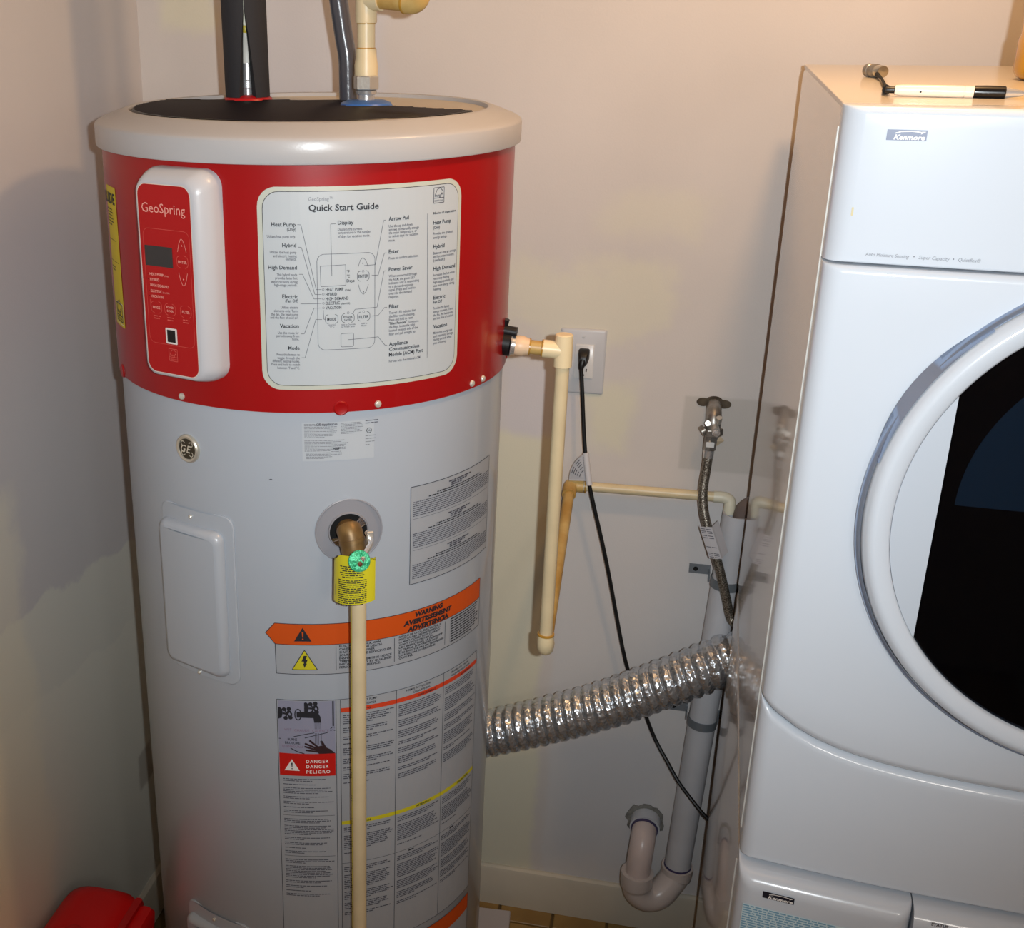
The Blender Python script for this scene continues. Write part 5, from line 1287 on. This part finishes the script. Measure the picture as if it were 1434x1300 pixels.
# recessed door handle grip on the upper left of the rim
gr_ = MB(); gv = []
for i in range(15):
    a = rad(132 + 36 * i / 14); tt_ = math.sin(i / 14 * PI)
    for rr_, h in ((.2895, .003), (.2895 + .0065 * tt_, .012), (.2848, .0262)):
        # lathe axes: e1 = horizontal, build explicitly
        gv.append(dc(BASE_D + h) + EX * (rr_ * math.cos(a)) + Vector((0, 0, rr_ * math.sin(a))))
gr_.add(gv, [(i * 3 + j, (i + 1) * 3 + j, (i + 1) * 3 + j + 1, i * 3 + j + 1) for i in range(14) for j in range(2)])
gr_.build('door_grip', mat('blue chrome', (150, 165, 190), .16, .7), dring, smooth=60)
cutu = -.2135
a_c = math.acos(-cutu / .2562)
inf = MB(); pts = []
angs = [PI - a_c + 2 * a_c * k / 40 for k in range(41)]
loop = [(.2562 * math.cos(a), .2562 * math.sin(a)) for a in angs]
inf.rings([[dc(BASE_D + h) + EX * x + Vector((0, 0, z)) for x, z in loop] for h in (.010, .0312)])
inf.build('door_infill', mat('matte white door panel', (178, 185, 194), .34), dring, smooth=30)
# window: smoked glass, a half bowl behind it coloured as a teal reflection
a_w = PI - a_c; angs = [-a_w + 2 * a_w * k / 80 for k in range(81)]
loop = [(.2560 * math.cos(a), .2560 * math.sin(a)) for a in angs]
SMOKE = bpy.data.materials.new('smoked door glass'); SMOKE.use_nodes = True
nt = SMOKE.node_tree; b = nt.nodes['Principled BSDF']; b.inputs['Base Color'].default_value = lin((5, 5, 8)); b.inputs['Roughness'].default_value = .04
trn = nt.nodes.new('ShaderNodeBsdfTransparent'); trn.inputs[0].default_value = (.56, .62, .70, 1); mxs = nt.nodes.new('ShaderNodeMixShader'); mxs.inputs[0].default_value = .62
nt.links.new(b.outputs[0], mxs.inputs[1]); nt.links.new(trn.outputs[0], mxs.inputs[2]); nt.links.new(mxs.outputs[0], nt.nodes['Material Output'].inputs[0])
wv = MB(); rs = []
def dome(x, z): return .004 * (1 - (x * x + z * z) / (.2560 ** 2))
for h, k in ((.0230, 1.0), (.0270, 1.0), (.0285, .992)):
    rs.append([dc(BASE_D + h) + EX * (x * k) + Vector((0, 0, z * k)) for x, z in loop])
wv.rings(rs); wv.build('door_window', SMOKE, dring, smooth=30)
bowl = MB().lathe([(.2555, .0215), (.2450, .0200), (.2000, .0195), (.0, .0195)], dc(BASE_D), dn, 64).build('inner_bezel', mat('black inner bezel', (3, 3, 5), .3, spec=.2), dring)
MB().lathe([(.1960, .0192), (.1945, .0206), (.1900, .0214), (.1500, .0222), (.0800, .0226), (0, .0227)], dc(BASE_D) + Vector((0, 0, .018)), dn, 64, a0=0, a1=PI).build('reflection_bowl', mat('teal reflection tint', (120, 160, 178), .08, coat=.5), dring)  # half bowl shaped and tinted to stand for a reflection in the glass
warc = Print(lambda x, z, l: tuple(dl(CU - (.2935 + z) * math.cos(x / .31), DEP + .0370 + bulge(CU - (.2935 + z) * math.cos(x / .31)) + l, CZ + (.2935 + z) * math.sin(x / .31))), step=.004)
warc.text('WARNING', .31 * rad(36.5), .0008, .0060, 'grey', 'L', .0240, 1); warc.words(.31 * rad(42), .31 * rad(70), .0045, 2, .0030, .0012, 'pale', just=True, last=1)
warc.build('rim_print', INKS, dryer)

washer = thing('clothes_washer', 'white front-loading washer standing under the dryer, with a blue printed label', 'washing machine', tuple(dl(WW / 2, DEP / 2, 0)))
cabinet(.012, ZW1 - .006, washer)
US = .2060
front(lambda u: .1300, lambda u: .8300 - .002, .050, washer, 'front_panel', WHITE, rtop=.006, rside=.018)
front(lambda u: .0200, lambda u: .1280, .040, washer, 'kick_plate', WHITE, rtop=.004, rside=.018)
front(lambda u: .8300, lambda u: ZW1, .060, washer, 'dispenser_drawer', WHITE, rtop=.022, rside=.020, u0=0, u1=US - .0007)
front(lambda u: .8300, lambda u: ZW1, .060, washer, 'control_console', WHITE, rtop=.022, rside=.001, u0=US + .0007, u1=WW)
for u in (.04, WW - .04):
    for v in (.05, DEP - .06): MB().lathe([(0, 0), (.022, 0), (.022, .008), (.012, .009), (.012, .016)], dl(u, v, 0), seg=16).build('foot', BLACK, washer)
badge_ken(washer, .0310, .0690, .9535, .9635, .0605, mat('black badge', (26, 28, 40), .35), WHITEINK)
p = Print(fmapd(.0604))
p.sheet(.0090, .1380, .8400, .9370, 'labelfilm', .0003)
p.words(.0100, .1320, .9360, 24, .0037, .0021, 'blue', just=False, last=.8)
p.build('instruction_label', {'labelfilm': mat('pale label film', (196, 212, 216), .4), 'blue': mat('blue ink', (116, 158, 182), .5)}, washer)
p = Print(fmapd(.0604))
p.text('STATUS', .2350, .9690, .0062, 'grey', 'C', .0190, 2); p.text('Add a Garment', .2200, .9592, .0050, 'grey', 'L', .0255, .5); p.circle(.2500, .9610, .0016, 'ink')
p.text('Rinse/Wash', .2180, .9520, .0050, 'grey', 'L', .0255, .5); p.text('RESET', .2715, .9660, .0048, 'grey', 'C', .0110, 1)
p.circle(.2715, .9540, .0090, 'ringc', wd=.0008, n=24); p.circle(.2990, .9590, .0008, 'red'); p.circle(.2500, .9535, .0016, 'ink')
for i in range(4): p.words(.2180, .2440, .946 - i * .008, 1, .004, .002, 'grey', just=True, last=1)
PMM = dict(INKS); PMM['ringc'] = mat('button ring', (150, 166, 180), .3, .5)
p.build('control_print', PMM, washer)
wd = MB().lathe([(.255, -.02), (.255, .012), (.247, .026), (.235, .028), (.205, .020), (.19, .01)], dl(WW / 2, DEP + .055, .475), EY, 96).build('door_ring', WHITE, washer)
MB().lathe([(.19, .010), (.12, .018), (0, .022)], dl(WW / 2, DEP + .055, .475), EY, 64).build('door_glass', mat('dark door glass', (14, 14, 18), .06), washer)

# ---------------------------------------------------------------- things on the dryer
zt = ZD1 + .0035
pa = Vector((.2138, -.8631, zt + .0068)); pb = Vector((.3500, -.8770, zt + .0055)); pd = (pb - pa).normalized(); Lq = (pb - pa).length
t = thing('ballpoint_pen', 'white ballpoint pen with a black rubber grip lying on the dryer', 'pen', tuple((pa + pb) / 2 - Vector((0, 0, .0068))))
MB().lathe([(0, 0), (.0030, 0), (.0036, .002), (.0036, .009), (.0050, .010), (0, .0105)], pa, pd, 20).build('click_button', BLACK, t)
MB().lathe([(0, .0095), (.0052, .0095), (.0060, .016), (.0064, .045), (.0064, .0780), (.0059, .0782), (.0059, .0790), (.0064, .0792), (.0064, .0880), (0, .0885)], pa, pd, 28).build('barrel', mat('pearl white pen plastic', (236, 216, 196), .18, coat=.5), t)
MB().lathe([(.0060, .0878), (.0067, .0885), (.0071, .100), (.0069, .1180), (.0060, .1190)], pa, pd, 28).build('grip', GLOSSBLACK, t)
MB().lathe([(.0058, .1188), (.0054, .1200), (.0034, .1340), (.0014, .1380), (.0006, .1420), (0, .1425)], pa, pd, 24).build('metal_tip', CHROME, t)
MB().lathe([(0, 0), (.0010, 0), (.0010, .0012), (0, .0012)], pa + pd * .038 + Vector((-.0030, -.0058, -.001)), (-.3, -.9, 0), 8).build('clip_pin', BLACK, t)
ka = Vector((.2400, -.4900, zt + .0086)); kb = Vector((.2560, -.5350, zt + .0084))
kd = (kb - ka).normalized()
t = thing('keychain_light', 'small dark metal cylinder with a shiny end lying behind the pen', 'flashlight', (ka.x, (ka.y + kb.y) / 2, zt))
MB().lathe([(0, 0), (.0075, .0), (.0088, .002), (.0088, .010), (.0076, .011), (.0076, .016), (.0088, .017), (.0088, .026), (.0074, .028), (0, .028)], ka, kd, 24).build('body', DULLSTEEL, t)
MB().lathe([(.0072, .028), (.0080, .029), (.0080, .041), (.0074, .043), (0, .0435)], ka, kd, 24).build('lens_cap', mat('pale steel', (196, 190, 176), .2, 1.0), t)
MB().tube([ka + kd * .038 + Vector((-.006, -.008, -.003)), Vector((.2440, -.600, zt + .004)), Vector((.2300, -.740, zt + .004)), Vector((.2170, -.850, zt + .006))], [.0030, .0016, .0020, .0050], 10).build('split_ring', DARK, t)

# amber jug
t = thing('detergent_jug', 'amber yellow plastic jug at the right edge on top of the dryer', 'jug', (.520, -.540, zt))
AM = mat('amber plastic', (196, 146, 14), .22, trans=.15, color2=(176, 120, 8), vscale=6)
jc = Vector((.513, -.540, zt))
def jl(h, rx, ry): return [jc + Vector((rx * math.copysign(abs(math.cos(a)) ** .75, math.cos(a)), ry * math.copysign(abs(math.sin(a)) ** .75, math.sin(a)), h)) for a in [2 * PI * k / 40 for k in range(40)]]
MB().rings([jl(0, .090, .055), jl(.004, .097, .062), jl(.012, .101, .066), (jl(.05, .101, .066)), jl(.055, .099, .064), jl(.15, .098, .063), jl(.18, .093, .058), jl(.215, .060, .042), jl(.228, .028, .028), jl(.250, .026, .026)]).build('bottle', AM, t, smooth=50)
jp = Print(lambda x, z, l: tuple(jc + Vector((x, -(.0648 * max(0.0, 1 - (abs(x) / .0985) ** 2.67) ** .375 + l), z))), step=.006)
jp.sheet(-.092, .082, .062, .150, 'paper', .0006, .004)
for i in range(4): jp.sheet(-.070, .060, .075 + i * .018, .083 + i * .018, ('grey', 'pale')[i % 2], .0012)
JM = dict(INKS); JM['paper'] = mat('pale jug label', (196, 200, 186), .4)
jp.build('jug_label', JM, t)
MB().lathe([(0, .248), (.032, .248), (.033, .252), (.031, .285), (0, .287)], jc, seg=32).build('cap', mat('white cap', (220, 220, 214), .4), t)

# red container, bottom left
REDC = mat('red moulded plastic', (214, 5, 8), .45)
REDC2 = mat('dark red plastic', (186, 4, 7), .45)
t = thing('red_bin', 'red plastic bin with a chunky lid between the left wall and the tank', 'bin', (-.935, -.83, 0))
def rl(z, x0, x1, y0, y1, r): return [(x, y, z + (.014 if z > .3 else 0)) for x, y in rrect(x0, x1, y0, y1, r, 6)]
MB().rings([rl(0, -.995, -.880, -.960, -.700, .03), rl(.006, -1.000, -.876, -.965, -.695, .03), rl(.355, -1.018, -.855, -.985, -.672, .03)]).build('bin_body', REDC2, t, smooth=40)
lid = MB().rings([rl(.350, -1.030, -.862, -.990, -.666, .034), rl(.354, -1.028, -.858, -.994, -.662, .034), rl(.392, -1.024, -.862, -.990, -.650, .034), rl(.408, -1.012, -.876, -.980, -.652, .036), rl(.416, -.990, -.890, -.965, -.660, .034), rl(.419, -.975, -.905, -.950, -.675, .030)]).build('lid', REDC, t, smooth=50)
lid['org'] = t['org']
MB().rings([rl(.360, -.868, -.838, -.960, -.672, .012), rl(.394, -.868, -.836, -.962, -.668, .012), rl(.404, -.866, -.842, -.956, -.674, .010)]).build('hinge_rail', REDC, lid, smooth=40)
MB().rings([rl(.398, -.880, -.864, -.950, -.660, .006), rl(.412, -.880, -.865, -.946, -.664, .006)]).build('lid_rib', REDC2, lid, smooth=40)
for yy in (-.86, -.79): MB().lathe([(.020, 0), (.019, .003), (.012, .001), (0, .0005)], (-.950, yy, .4330), seg=20).build('lid_dimple', REDC2, lid)

# pale scrap of board on the floor behind the tank
t = MB().box((-.285, -.115, .0125), (.130, .115, .0180), rot=Matrix.Rotation(rad(4), 3, 'Z'), bev=.002).build('board_scrap', mat('pale grey board', (176, 172, 176), .7, bump=.3, bscale=40), origin=(-.285, -.115, .0035))
tag(t, 'pale grey scrap of board on the tiles behind the tank', 'board')

# ceiling lamp that gives the warm light
t = thing('ceiling_lamp', 'bare warm bulb in a white ceiling holder above the laundry stack', 'lamp', (.25, -.85, 2.75))
MB().lathe([(0, 2.749), (.055, 2.749), (.055, 2.735), (.030, 2.700), (.022, 2.690), (.022, 2.665), (0, 2.665)], (.25, -.85, 0), seg=32).build('lamp_holder', mat('white porcelain', (225, 225, 220), .3), t)

# small scuffs the photograph shows
sc_ = Print(cmap(HR)); sc_.poly([(S(4.0) + a, 1.3755 + b) for a, b in ((0, 0), (.004, .0008), (.006, -.0010), (.002, -.0012))], 'grey', .0004)
sc_.build('scuff_mark', INKS, heater)
sd_ = Print(fmapd(.0302)); sd_.sheet(.0205, .0225, 1.8090, 1.8180, 'scuff', .0004, .0009)
sd_.build('scuff_mark', {'scuff': mat('tan scuff', (190, 178, 140), .5)}, dryer)

flush_prints()
for o in bpy.data.objects:
    if 'org' in o: del o['org']
